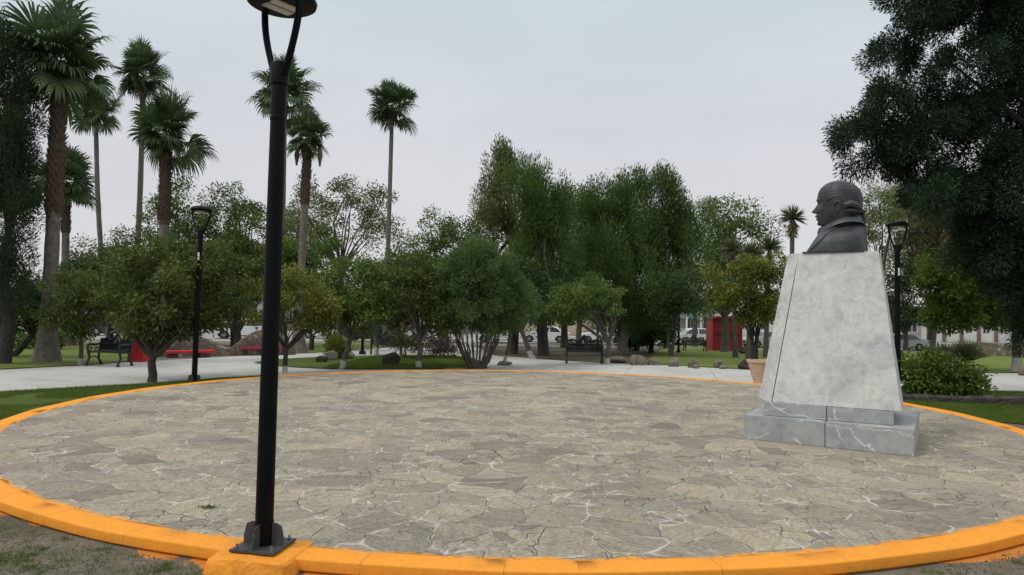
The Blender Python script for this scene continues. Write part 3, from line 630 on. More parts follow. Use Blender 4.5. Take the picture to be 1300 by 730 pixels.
def rosette(parent, o, r, n, material, up=.15, w=.04, name='leaves'):
    d = unit(n*2); d = d[d[:, 2] > -.75+up][:n]; d[:, 2] += up*.5; d /= np.linalg.norm(d, axis=1, keepdims=True)
    m_ = len(d); S = np.cross(d, RNG.normal(size=(m_, 3))); S /= np.linalg.norm(S, axis=1, keepdims=True); ln = r*RNG.uniform(.75, 1.08, (m_, 1)); O = np.array(o)[None]
    mid = O + d*ln*.55; tip = O + d*ln + np.array([0, 0, -.1])*ln*(1-np.abs(d[:, 2:3]))
    V = np.stack([O - S*w*.4+d*.02, O + S*w*.4+d*.02, mid + S*w*.5, mid - S*w*.5, mid + S*w*.5, mid - S*w*.5, tip + S*w*.04, tip - S*w*.04], 1).reshape(-1, 3)
    b_ = np.arange(m_)*8; F = np.concatenate([np.stack([b_, b_+1, b_+2, b_+3], 1), np.stack([b_+5, b_+4, b_+6, b_+7], 1)])
    return link(name, npmesh(name, V, F), material, parent)

exec_trees = True
# ------------------------------------------------------------------ PEDESTAL AND BUST
pd = empty('monument_pedestal', (4.9, 10.9, 0), 'tapered white marble pedestal on a stepped grey marble base carrying the dark bust', 'pedestal')
O = Vector((4.9, 10.9, 0))
A = Vector((3.508, 10.687, 0)); B = Vector((5.409, 9.526, 0)); ex = (B-A).normalized(); ey = Vector((-ex.y, ex.x, 0))
W0 = (B-A).length; D0 = 2.15
def P2(u, v, z=0): return A + ex*u + ey*v + Vector((0, 0, z)) - O
def quadblock(mb, corners, z0, z1, tops=None):
    tops = tops or corners; n = len(corners)
    vs = [Vector((p[0], p[1], z0)) for p in corners] + [Vector((p[0], p[1], z1)) for p in tops]
    mb.add(vs, [tuple(range(n-1, -1, -1)), tuple(range(n, 2*n))] + [(i, (i+1) % n, n+(i+1) % n, n+i) for i in range(n)])
mb = MB(); g_ = .004
half = W0*.505
quadblock(mb, [P2(0, 0), P2(half-g_, 0), P2(half-g_, D0), P2(0, D0)], 0.0, .355)
quadblock(mb, [P2(half+g_, 0), P2(W0, 0), P2(W0, D0), P2(half+g_, D0)], 0.0, .355)
mb.build('lower_step', MAT['greymarble'], pd, smooth=True, bevel=.008)
mb = MB(); jn = MB(); jn.box(P2(half, D0/2, .17), (.009, D0-.02, .33), math.atan2(ex.y, ex.x)); jn.build('step_joint', MAT['darkrock'], pd)
u0, u1, v0, v1 = .30, 2.00, .14, 1.75
m0 = Vector((3.806, 10.668, 0))-O; m1 = Vector((5.326, 9.879, 0))-O; mx = (m1-m0).normalized(); my = Vector((-mx.y, mx.x, 0)); Wm = (m1-m0).length
quadblock(mb, [m0, m0+mx*(Wm*.50-g_), m0+mx*(Wm*.50-g_)+my*1.5, m0+my*1.5], .357, .552)
quadblock(mb, [m0+mx*(Wm*.50+g_), m1, m1+my*1.5, m0+mx*(Wm*.50+g_)+my*1.5], .357, .548)
mb.build('upper_step', MAT['greymarble'], pd, smooth=True, bevel=.006)
# the tapered shaft: front slab, a narrow left slab set at an angle, then the sides
Fb = atZ(978, 511, .545)-O; Rb = atZ(1145, 523.5, .545)-O; Lb = atZ(963, 507, .545)-O
fx = (Rb-Fb).normalized(); fy = Vector((-fx.y, fx.x, 0))
Ft = atY(1012.5, 318, 11.02)-O; Rt = atY(1115.5, 317, 10.42)-O; Lt = atY(1000.5, 318.5, 11.22)-O
TOPZ = 2.83
for v in (Ft, Rt, Lt): v.z = TOPZ
bk_b = [Rb + fy*1.45, Lb + fy*1.1]; bk_t = [Rt + fy*.95, Lt + fy*.72]
cb = [Fb, Rb, bk_b[0], bk_b[1], Lb]; ct = [Ft, Rt, bk_t[0], bk_t[1], Lt]
mb = MB(); quadblock(mb, cb, .552, TOPZ, ct); shaft = mb.build('shaft', MAT['marble'], pd, bevel=.006, smooth=True)
# open joints between the slabs of the shaft
jm = MB()
def seam(a0, a1, nrm, w=.006):
    d = (a1-a0).normalized(); s_ = d.cross(nrm).normalized()*w; q = nrm.normalized()*.003
    jm.add([a0-s_+q, a0+s_+q, a1+s_+q, a1-s_+q, a0-s_-q*3, a0+s_-q*3, a1+s_-q*3, a1-s_-q*3], [(0, 1, 2, 3), (0, 4, 5, 1), (1, 5, 6, 2), (2, 6, 7, 3), (3, 7, 4, 0)])
fb3 = Vector((Fb.x, Fb.y, .552)); ft3 = Vector((Ft.x, Ft.y, TOPZ)); nf = (Rb-Fb).cross(ft3-fb3).normalized()
if nf.y > 0: nf = -nf
seam(fb3+fx*.02, ft3+fx*.02-Vector((0,0,.01)), nf)
jm.build('shaft_joint', MAT['darkrock'], pd)

# bust: one continuous head and torso lofted from cross-sections, facing left
BU = .00212
fdir = Vector((-.853, .521, 0)).normalized(); fside = Vector((-fdir.y, fdir.x, 0))   # face direction and its side
ctr = (Ft+Rt+bk_t[0]+bk_t[1])/4 + O
bust_o = atY(1062, 317.5, ctr.y); bust_o.z = TOPZ
bust = empty('bronze_bust', bust_o, 'dark bronze bust of a man in a high collared coat facing left', 'bust statue', rz=math.atan2(-fdir.x, fdir.y))
# local frame: +Y is the way the face looks, X is sideways, Z up (in drawing units, mid of the bust = 375)
tab = [  # y, front, back, half width, squareness
 (97, 383, 387, 3, 2), (99, 360, 412, 26, 2), (105, 330, 440, 52, 2), (120, 295, 480, 84, 2), (150, 262, 515, 108, 2), (180, 248, 537, 121, 2.05), (215, 242, 548, 127, 2.1), (240, 240, 552, 128, 2.1),
 (262, 244, 552, 126, 2.1), (290, 243, 550, 122, 2.1), (318, 242, 545, 119, 2.1), (345, 243, 535, 114, 2.1), (372, 246, 522, 106, 2.15), (400, 250, 524, 98, 2.1), (420, 256, 534, 92, 2.1), (432, 272, 544, 92, 2),
 (444, 300, 554, 100, 2), (452, 300, 562, 112, 2), (462, 276, 568, 128, 2), (480, 262, 572, 160, 2.2), (500, 250, 574, 192, 2.5), (530, 235, 576, 212, 2.8), (565, 213, 578, 222, 3), (600, 193, 580, 226, 3.2), (630, 174, 582, 228, 3.2), (640, 166, 583, 228, 3.2), (646, 164, 584, 227, 3.2)]
ys = np.array([r[0] for r in tab], float); NA, NZ = 120, 190
yy = np.concatenate([np.linspace(97, 108, 12), np.linspace(110, 646, NZ-12)])
fr = np.interp(yy, ys, [r[1] for r in tab]); bk = np.interp(yy, ys, [r[2] for r in tab]); hw = np.interp(yy, ys, [r[3] for r in tab]); sq = np.interp(yy, ys, [r[4] for r in tab])
def sm(a, k=5):
    b_ = a.copy()
    for _ in range(k): b_[1:-1] = (b_[:-2]+2*b_[1:-1]+b_[2:])/4
    return b_
fr, bk, hw = sm(fr, 6), sm(bk, 6), sm(hw, 6)
nose_y = [250, 262, 276, 290, 305, 314, 320, 326, 333, 340]; nose_a = [0, 1, 8, 17, 28, 37, 41, 38, 20, 0]
lip_y = [338, 344, 352, 358, 364, 368, 374, 382, 390, 398, 410, 420, 428, 436]; lip_a = [0, 6, 17, 19, 12, 5, 13, 14, 4, 3, 12, 15, 10, 0]
V = []; al = np.arange(NA)*2*math.pi/NA
for i, y in enumerate(yy):
    c0 = fr[i] + (bk[i]-fr[i])*.55; n_ = 2/sq[i]
    ca, sa = np.cos(al), np.sin(al)
    lx = hw[i]*np.sign(sa)*np.abs(sa)**n_
    ly = np.where(ca > 0, (c0-fr[i]), (bk[i]-c0))*np.sign(ca)*np.abs(ca)**n_   # + towards the face
    # narrower face, fuller back of head
    if y < 440: lx = lx*(1 - .16*np.clip(ly/(c0-fr[i]), 0, 1)**2)
    front = np.clip(ca, 0, 1)
    add = np.interp(y, nose_y, nose_a, 0, 0)*np.exp(-(lx/(9+ .10*max(0, y-262)))**2)*(ca > 0)
    add = add + np.interp(y, lip_y, lip_a, 0, 0)*np.exp(-(lx/34)**2)*(ca > 0)
    add = add + 9*np.exp(-((y-238)/9)**2)*np.exp(-((np.abs(lx)-38)/30)**2)*(ca > 0)          # brow ridge
    add = add - 20*np.exp(-((y-264)/14)**2)*np.exp(-((np.abs(lx)-40)/22)**2)*(ca > 0)        # eye socket
    add = add + 10*np.exp(-((y-266)/8)**2)*np.exp(-((np.abs(lx)-42)/14)**2)*(ca > 0)         # eyeball
    add = add + 7*np.exp(-((y-318)/20)**2)*np.exp(-((np.abs(lx)-62)/24)**2)*(ca > 0)         # cheek
    add = add - 6*np.exp(-((y-345)/16)**2)*np.exp(-((np.abs(lx)-38)/10)**2)*(ca > 0)         # fold by the mouth
    add = add + 8*np.exp(-((y-326)/7)**2)*np.exp(-((np.abs(lx)-17)/8)**2)*(ca > 0)           # nostril wing
    ly = ly + add
    # hair mass at the back and sides, with a soft edge where it meets the face
    hairm = np.clip(1-(y-100)/260, 0, 1) if y < 330 else 0
    hb = 6*hairm*(1/(1+np.exp((ly-50)/6)))
    lx = lx*(1+hb/120); 
    strand = 1.6*np.sin(y*.55+ly*.05+2*np.sin(ly*.04))*(1/(1+np.exp((ly-30)/8)))*(y < 335)
    lx = lx+np.sign(lx)*strand
    V += [((lx[k])*BU, ((c0-375)*-1 + ly[k])*BU, (646-y)*BU) for k in range(NA)]
V = np.array(V); NZt = len(yy); F = []
for i in range(NZt-1):
    for k in range(NA):
        k2 = (k+1) % NA; F.append((i*NA+k, (i+1)*NA+k, (i+1)*NA+k2, i*NA+k2))
me = bpy.data.meshes.new('figure'); me.from_pydata(V.tolist(), [], F + [tuple(range(NA))] + [tuple(range((NZt-1)*NA+NA-1, (NZt-1)*NA-1, -1))]); me.update()
o = link('figure', me, MAT['bronze'], bust, smooth=True)
def bp_(y_img, x_img, side): return Vector((side*BU, (375-x_img)*BU, (646-y_img)*BU))
# ears, side curls, ribbon tail, collar and coat lapels on each side
def blob(mb, c, r, n=12, m=8, M=None):
    vs = []; fs = []
    for i in range(m+1):
        th = math.pi*i/m
        for k in range(n):
            ph = 2*math.pi*k/n; p = Vector((r[0]*math.sin(th)*math.cos(ph), r[1]*math.sin(th)*math.sin(ph), r[2]*math.cos(th)))
            if M: p = M @ p
            vs.append(p+Vector(c))
    for i in range(m):
        for k in range(n): fs.append((i*n+k, (i+1)*n+k, (i+1)*n+(k+1) % n, i*n+(k+1) % n))
    mb.add(vs, fs)
for sgn in (-1, 1):
    mb = MB()
    pts = []
    for i in range(13):
        a = R(-150+ 300*i/12); pts.append(bp_(300-34*math.cos(a), 396+22*math.sin(a)*(1 if True else 1), sgn*(122+(6 if 2 < i < 10 else 0))))
    mb.tube(pts, [BU*(7 if 0 < i < 12 else 4) for i in range(13)], 8); blob(mb, bp_(333, 392, sgn*118), (BU*8, BU*11, BU*13)); blob(mb, bp_(302, 394, sgn*112), (BU*8, BU*16, BU*24)); blob(mb, bp_(308, 378, sgn*118), (BU*6, BU*6, BU*9))
    mb.build('ear', MAT['bronze'], bust, smooth=True)
hb = MB()
for sgn in (-1, 1):
    hb.tube([bp_(y, x, sgn*s_) for y, x, s_ in ((256, 318, 112), (244, 338, 119), (234, 362, 123), (227, 392, 126), (230, 420, 127), (246, 438, 126), (280, 446, 124))], [BU*r_ for r_ in (3, 5, 7, 8, 8, 7, 5)], 8)
    hb.tube([bp_(y, x, sgn*s_) for y, x, s_ in ((318, 440, 120), (298, 452, 128), (290, 480, 128), (298, 510, 118), (318, 528, 100), (330, 548, 70))], [BU*r_ for r_ in (13, 24, 27, 25, 20, 12)], 10)
    hb.tube([bp_(y, x, sgn*s_) for y, x, s_ in ((340, 440, 112), (336, 465, 118), (342, 500, 110), (345, 530, 84), (340, 552, 50))], [BU*r_ for r_ in (8, 17, 19, 16, 10)], 10)
for k in range(5):
    a = (k-2)*.35
    hb.tube([bp_(325, 540, 40*a), bp_(345, 556, 22*a), bp_(380, 556, 16*a), bp_(450, 560, 12*a+2), bp_(520, 570, 8*a)], [BU*r_ for r_ in (16, 12, 13, 12, 5)], 8)
hb.tube([bp_(332, 548, -22), bp_(334, 566, 0), bp_(332, 548, 22)], BU*10, 8)
hb.build('hair', MAT['bronze'], bust, smooth=True)
cm_ = MB()
# high coat collar: a raised ring round the neck, open at the front
def strip(mb, rows):     # rows: list of lists of points, same count
    n = len(rows[0]); vs = [p for r_ in rows for p in r_]; mb.add(vs, [(i*n+k, i*n+k+1, (i+1)*n+k+1, (i+1)*n+k) for i in range(len(rows)-1) for k in range(n-1)])
for sgn in (-1, 1):
    top = [(452, 275, 42), (436, 300, 66), (414, 350, 92), (396, 400, 104), (384, 450, 104), (374, 500, 90), (370, 535, 54), (370, 548, 0)]
    bot = [(500, 262, 60), (480, 300, 96), (456, 350, 124), (434, 400, 138), (424, 450, 138), (420, 500, 118), (424, 545, 76), (430, 570, 0)]
    inn = [(480, 290, 38), (460, 310, 56), (440, 350, 74), (425, 400, 84), (415, 450, 86), (405, 490, 76), (400, 515, 48), (400, 520, 0)]
    rows = [[bp_(y, x, sgn*s_) for y, x, s_ in q] for q in (inn, [(y-4, x+4, s_-8) for y, x, s_ in top], top, [((a[0]+b_[0])/2, (a[1]+b_[1])/2, (a[2]+b_[2])/2+6) for a, b_ in zip(top, bot)], bot)]
    strip(cm_, rows)
co = cm_.build('coat_collar', MAT['bronze2'], bust, smooth=True)
lm = MB()
for sgn in (-1, 1):      # broad lapel running from the collar down to the front
    outer = [(432, 470, 158), (440, 430, 165), (452, 400, 172), (478, 362, 186), (515, 325, 190), (552, 296, 170), (600, 245, 150), (640, 205, 130)]
    inner = [(428, 455, 136), (440, 400, 132), (458, 350, 118), (486, 318, 100), (520, 285, 88), (560, 250, 74), (600, 220, 60), (642, 180, 48)]
    def surf(y, x, s_, off):
        i = int(np.argmin(np.abs(yy-y))); c0 = fr[i]+(bk[i]-fr[i])*.55; q = 2/sq[i]; ly = c0-x
        rel = max(-.999, min(.999, ly/((c0-fr[i]) if ly > 0 else (bk[i]-c0)))); hs = hw[i]*(1-abs(rel)**(1/q*1.0*1))**1 if False else hw[i]*max(0, 1-abs(rel)**sq[i])**(1/sq[i])
        return bp_(y, x, sgn*(hs+off))
    ro = [surf(y, x, s_, 9) for y, x, s_ in outer]; ri = [surf(y, x, s_, 9) for y, x, s_ in inner]; rm = [a.lerp(b_, .5)+Vector((sgn*BU*5, BU*3, 0)) for a, b_ in zip(ro, ri)]
    ru = [p+Vector((-sgn*BU*14, -BU*4, 0)) for p in ro]; ru2 = [p+Vector((-sgn*BU*14, -BU*4, 0)) for p in ri]
    strip(lm, [ru, ro, rm, ri, ru2])
lm.build('coat_lapel', MAT['bronze2'], bust, smooth=True)
cv = MB()
for i in range(4): cv.tube([bp_(446+i*11, 280-i*2+6, -44+i*2), bp_(452+i*11, 258-i*3, 0), bp_(446+i*11, 280-i*2+6, 44-i*2)], BU*9, 8)
cv.build('neckcloth', MAT['bronze'], bust, smooth=True)
pb = MB(); pb.box((0, -0.0*BU, .006), (452*BU, 408*BU, .02)); pb.build('bust_base', MAT['bronze'], bust, bevel=.004)

# ------------------------------------------------------------------ LAMP POSTS
def make_lamp(loc, label, rz=0.0, arm=0.0):
    t = empty('street_lamp', loc, label, 'street lamp', 'black park lamp posts', rz)
    z0 = 0
    mb = MB(); mb.lathe([(.068, .02), (.066, 1.2), (.061, 2.6), (.058, 3.28), (.062, 3.285), (.062, 3.31), (.058, 3.315), (.058, 3.56), (.069, 3.565), (.071, 3.72), (.066, 3.735)], n=28); mb.build('pole', MAT['black'], t, smooth=True)
    mb = MB(); mb.box((0, 0, .01), (.36, .36, .018)); 
    for a in range(4):
        M_ = Matrix.Rotation(a*math.pi/2+math.pi/4*0, 3, 'Z'); mb.prism([(.065, .019), (.165, .019), (.165, .07), (.145, .165), (.10, .185), (.065, .185)], -.006, .006, M_)
    mb.build('base_plate', MAT['plate'], t, bevel=.003)
    for sx in (-1, 1):
        for sy in (-1, 1):
            bb = MB(); bb.lathe([(.016, .018), (.016, .032), (.009, .033), (.009, .055)], (sx*.14, sy*.14, 0), 6); bb.build('anchor_bolt', MAT['steel'], t)
    # two curved arms carrying the flat head
    AM = Matrix.Rotation(arm, 3, 'Z')
    for sg in (-1, 1):
        mb = MB(); pts = []
        for i in range(13):
            u = i/12; x = sg*(.058 + .175*math.sin(u*math.pi*.5)**1.1); z = 3.62+.58*u; pts.append((x, 0, z))
        vs = []; fs = []
        for i, p in enumerate(pts):
            w1, w2 = .014, .026
            for dx, dy in ((-w1, -w2), (w1, -w2), (w1, w2), (-w1, w2)): vs.append(tuple(AM @ Vector((p[0]+dx, dy, p[2]))))
            if i:
                for k in range(4): k2 = (k+1) % 4; fs.append(((i-1)*4+k, (i-1)*4+k2, i*4+k2, i*4+k))
        fs += [(3, 2, 1, 0), tuple(12*4+k for k in range(4))]
        mb.add(vs, fs); mb.build('arm', MAT['black'], t, smooth=True, bevel=.005)
    mb = MB(); mb.lathe([(.10, 4.185), (.215, 4.18), (.262, 4.205), (.268, 4.23), (.25, 4.26), (.19, 4.295), (.10, 4.315), (.02, 4.32)], n=40); hd = mb.build('lamp_head', MAT['black'], t, smooth=True)
    mb = MB(); mb.box(AM @ Vector((-.052, 0, 4.180)), (.085, .24, .014), M=AM); mb.box(AM @ Vector((.052, 0, 4.180)), (.085, .24, .014), M=AM); mb.build('lens', MAT['lens'], hd, bevel=.004)
    mb = MB(); mb.lathe([(.0695, 2.98), (.0695, 3.16)], n=28, cap=False)
    return t
def sticker(t):
    vs = []; fs = []
    for i in range(7):
        a = R(-112+ 44*i/6)
        for z in (2.98, 3.17): vs.append((.0625*math.cos(a), .0625*math.sin(a), z))
    fs = [(2*i, 2*i+2, 2*i+3, 2*i+1) for i in range(6)]
    me = bpy.data.meshes.new('sticker'); me.from_pydata(vs, [], fs); me.update(); link('sticker', me, MAT['sticker'], t)
LB = atZ(334.5, 693.5, .02)
lp = make_lamp(LB, 'tall black lamp post bolted to the orange block, nearest in view', rz=R(-10), arm=R(-28))
lp.rotation_euler.y = R(.35)
block = MB()
blk = []
rings_ = [(.0, 1.05, -.16), (.5, 1.0, -.1), (.8, .93, -.02), (1, .86, .012)]
vs = []; fs = []; NB = 64
for j, (u, s_, z) in enumerate([(0, 1.22, -.17), (.3, 1.14, -.10), (.6, 1.06, -.03), (.85, 1.02, -.003), (1, .985, .011)]):
    for k in range(NB):
        a = 2*math.pi*k/NB; q = 12; r_ = (abs(math.cos(a))**q+abs(math.sin(a))**q)**(-1/q)
        wob = 1+.02*math.sin(3*a+j)+.014*math.sin(7*a+2*j)
        vs.append(Vector((.30*s_*r_*math.cos(a)*wob, .26*s_*r_*math.sin(a)*wob, z+.005*math.sin(5*a+j))))
for j in range(4):
    for k in range(NB): k2 = (k+1) % NB; fs.append((j*NB+k, j*NB+k2, (j+1)*NB+k2, (j+1)*NB+k))
fs.append(tuple(4*NB+k for k in range(NB)))
block.add(vs, fs); bo = block.build('lamp_footing', MAT['plinthpaint'], smooth=True); bo.location = (LB.x+.02, LB.y-.06, 0); bo.rotation_euler.z = R(-10)
bo.data.set_sharp_from_angle(angle=R(35))
tag(bo, 'rough concrete block painted orange under the near black lamp post', 'footing')
l2 = atZ(246.5, 485.3, -.09); t2 = make_lamp(l2, 'black lamp post with a white sticker beside the forked tree at the left kerb', rz=R(0)); sticker(t2)
t2.rotation_euler.y = R(.6); t2.scale = (1, 1, 1.04)
l3 = atZ(1139.5, 505, -.12); l3 = Vector((atY(1139.5, 480, 17.4).x, 17.4, -.095)); t3 = make_lamp(l3, 'black lamp post standing behind the white pedestal and the leafy bush', rz=R(4)); sticker(t3)
for px, py, lab in ((460, 450, 'thin black lamp post among the trees near the distant bench'), (758.5, 447, 'thin black lamp post behind the dark bench in front of the white saloon car'), (861.5, 448, 'thin black lamp post beside the forked trees in front of the white hatchback')):
    q = G(px, py); tt = make_lamp(q, lab, rz=R(20))
    for ch in tt.children:
        pass

# ------------------------------------------------------------------ BENCHES
def bench(loc, rz, label, L=1.26, material='blackiron'):
    t = empty('park_bench', loc, label, 'bench', 'black ornate iron park benches', rz)
    hx = L/2
    for s_ in (-1, 1):
        x = s_*(hx-.03)
        for front in (1, 0):
            mb = MB()
            if front: pts = [(x, -.26, .0), (x, -.31, .03), (x, -.29, .10), (x, -.21, .22), (x, -.20, .32), (x, -.25, .40), (x, -.24, .44)]
            else: pts = [(x, .24, .0), (x, .30, .02), (x, .26, .09), (x, .17, .22), (x, .18, .34), (x, .20, .44)]
            mb.tube(pts, [.05, .045, .036, .034, .036, .04, .036], 8) if front else mb.tube(pts, [.05, .045, .036, .034, .036, .036], 8)
            mb.build('leg', MAT[material], t, smooth=True)
        mb = MB(); mb.tube([(x, -.24, .43), (x, -.29, .55), (x, -.27, .64), (x, -.18, .67), (x, 0, .65), (x, .20, .67)], [.034, .034, .04, .036, .034, .03], 8)
        mb.tube([(x, -.22, .43), (x, -.10, .52), (x, -.16, .58), (x, -.20, .53)], .02, 6); mb.tube([(x, .0, .44), (x, .05, .56), (x, .13, .54), (x, .10, .48)], .02, 6)
        mb.build('armrest', MAT[material], t, smooth=True)
        mb = MB(); mb.tube([(x, -.22, .41), (x, .20, .41)], .02, 6); mb.tube([(x, -.2, .22), (x, -.05, .30), (x, .16, .22)], .014, 6); mb.build('side_frame', MAT[material], t, smooth=True)
        mb = MB(); mb.tube([(x, .20, .42), (x, .235, .62), (x, .275, .80), (x, .285, .84)], [.04, .036, .036, .045], 8); mb.build('back_post', MAT[material], t, smooth=True)
    mb = MB()
    for i in range(6): mb.box((0, -.22+i*.082, .435-.004*math.sin(i)), (L-.04, .062, .045))
    mb.build('seat', MAT[material], t, bevel=.004)
    mb = MB(); 
    def bk_pt(x, z): return Vector((x, .20+(z-.42)*.20, z))
    mb.tube([bk_pt(-hx+.03, .50), bk_pt(hx-.03, .50)], .035, 6); mb.tube([bk_pt(-hx+.03, .66), bk_pt(hx-.03, .66)], .03, 6)
    crest = []
    for i in range(33):
        u = -1+2*i/32; z = .80 + .03*math.cos(u*math.pi*3) + .16*max(0, 1-abs(u)*3.2)**1.0 + .05*abs(u)**6; crest.append(bk_pt(u*(hx-.03), z))
    mb.tube(crest, .03, 6)
    nb = 23
    for i in range(nb):
        u = -1+2*(i+.5)/nb; x = u*(hx-.05); zt = np.interp(u, [-1+2*k/32 for k in range(33)], [p.z for p in crest]); 
        mb.tube([bk_pt(x-.03, .52), bk_pt(x+.035, .52+(zt-.52)*.33), bk_pt(x-.035, .52+(zt-.52)*.66), bk_pt(x+.02, zt)], .022, 5)
        cc = [bk_pt(x+.035*math.cos(a), .62+.035*math.sin(a)) for a in np.linspace(0, 6.28, 9)]; mb.tube(cc, .014, 5)
    mb.build('backrest', MAT[material], t, smooth=True)
    t.scale = (1.18, 1.12, 1.14)
    return t
b1 = bench(G(139, 464.5), R(-14), 'black ornate iron bench on the lawn edge left of the red litter bin'); b1.scale = (.98, .98, 1.02)
bench(G(741.5, 461.5), R(-5), 'black ornate iron bench under the trees in front of the white saloon car')
bench(G(490, 450), R(12), 'distant black bench between the dark boulder and the flowering shrub')
bench(G(882, 446), R(2), 'black bench on the lawn directly in front of the white hatchback')

# red litter bin
q = G(178, 459.2); t = empty('litter_bin', q, 'square red slatted litter bin beside the black bench', 'litter bin', rz=R(-6))
mb = MB(); mb.box((0, 0, .38), (.50, .50, .62)); mb.build('liner', MAT['darkred'], t)
mb = MB()
for s_ in range(4):
    M_ = Matrix.Rotation(s_*math.pi/2, 3, 'Z')
    for i in range(7): mb.box(M_ @ Vector((-.255+i*.085, -.275, .39)), (.06, .02, .66), M=M_)
mb.build('slats', MAT['red'], t, bevel=.003)
mb = MB(); 
for s_ in range(4):
    M_ = Matrix.Rotation(s_*math.pi/2, 3, 'Z'); mb.box(M_ @ Vector((0, -.265, .745)), (.60, .06, .05), M=M_)
mb.build('rim', MAT['red'], t, bevel=.004)
mb = MB(); mb.box((0, 0, .055), (.585, .585, .05)); mb.build('base', MAT['red'], t, bevel=.004)

# ------------------------------------------------------------------ STONE SEAT WALL WITH RED SLABS
def wall_profile(name, label, pts, Y0, Y1, thick, material, cat='wall', base_z=None):
    """pts: (photo x, photo y of the crest); the foot runs from distance Y0 to Y1"""
    n = len(pts); x0, x1 = pts[0][0], pts[-1][0]; front = []; top = []
    for x, y in smoothline(pts, 5):
        Y = Y0+(Y1-Y0)*(x-x0)/(x1-x0); p = atY(x, y, Y); front.append(Vector((p.x, Y, zg(0, Y)-.1))); top.append(p + Vector((0, 0, random.uniform(-.015, .015))))
    o0 = Vector((front[0].x, front[0].y, zg(0, front[0].y)))
    vs = []; fs = []; m_ = len(front)
    for p, q in zip(front, top): vs += [p-o0, q-o0+Vector((0, 0, -.04)), q-o0+Vector((0, .05, 0)), q-o0+Vector((0, thick-.05, 0)), q-o0+Vector((0, thick, -.04)), p-o0+Vector((0, thick, 0))]
    for i in range(m_-1):
        for k in range(5): fs.append((i*6+k, (i+1)*6+k, (i+1)*6+k+1, i*6+k+1))
    fs += [tuple(range(5, -1, -1)), tuple((m_-1)*6+k for k in range(6))]
    mb = MB(); mb.add(vs, fs); o = mb.build(name, material, smooth=True); o.location = o0; tag(o, label, cat); return o
wall_profile('stone_seat_wall', 'low wavy rubble stone wall carrying two red seat slabs left of the near lamp post', [(186, 446), (200, 440), (214, 431), (232, 427), (250, 428), (266, 433), (278, 440), (292, 441), (302, 434), (316, 424), (334, 418), (350, 421), (362, 432), (372, 441)], 27.6, 32.0, .45, MAT['wallstone'])
for (xa, ya), (xb, yb), m_, lab, Ya in (((206, 450), (272, 446), 'red', 'bright red seat slab on the stone wall beside the litter bin', 27.3), ((308, 444.5), (362, 441), 'magenta', 'faded dark red seat slab on the stone wall behind the near lamp post', 30.4)):
    a = atY(xa, ya, Ya); b_ = atY(xb, yb, Ya+1.2); c = (a+b_)/2; d = b_-a; zt = c.z
    t = empty('seat_slab', Vector((c.x, c.y, zg(0, c.y))), lab, 'stone bench', 'red seat slabs along the stone wall', math.atan2(d.y, d.x))
    zz = zt - zg(0, c.y)
    mb = MB(); mb.box((0, 0, zz+.045), (d.length, .55, .10)); mb.build('slab', MAT[m_], t, bevel=.02)
    mb = MB(); mb.box((-d.length*.3, .05, (zz-.005)/2-.03), (.35, .35, zz+.055)); mb.box((d.length*.3, .05, (zz-.005)/2-.03), (.35, .35, zz+.055)); mb.build('support', MAT['wallstone'], t)
wall_profile('garden_wall', 'low dark rubble wall in front of the leafy bush at the right edge', [(1140, 501), (1170, 502), (1200, 503), (1230, 504), (1260, 504), (1300, 505), (1350, 506), (1420, 508)], 16.6, 15.4, .35, MAT['darkwall'])

# ------------------------------------------------------------------ ROCKS, PLANTER
def rock(px, py, w, h, material, label, seed, group='field stones edging the lawn', name='rock', nv=3):
    b = G(px, py); s_ = b.y/FPX; rx, rz = w*s_/2, h*s_
    bm = bmesh.new(); bmesh.ops.create_icosphere(bm, subdivisions=nv, radius=1); rr = random.Random(seed)
    ph = [rr.uniform(0, 6) for _ in range(9)]; planes = []
    for _ in range(9):
        v = Vector((rr.gauss(0, 1), rr.gauss(0, 1), rr.gauss(0, .8))).normalized(); planes.append((v, rr.uniform(.62, .9)))
    for v in bm.verts:
        c = v.co.copy()
        for pn, dd in planes:
            k = c.dot(pn)
            if k > dd: c -= pn*(k-dd)*.85
        c *= 1+.05*math.sin(5*c.x+ph[0])+.05*math.sin(6*c.y+ph[1])+.04*math.sin(7*c.z+ph[2])
        v.co = Vector((c.x*rx*1.05, c.y*rx*.8, c.z*rz*.62+rz*.40))
    me = bpy.data.meshes.new(name); bm.to_mesh(me); bm.free(); o = link(name, me, MAT[material], smooth=True); me.set_sharp_from_angle(angle=R(30)); o.location = b; return tag(o, label, 'rock', group)
rock(498, 464.5, 26, 18, 'darkrock', 'large rounded dark boulder on the lawn island left of the whitewashed trunk', 1, name='boulder')
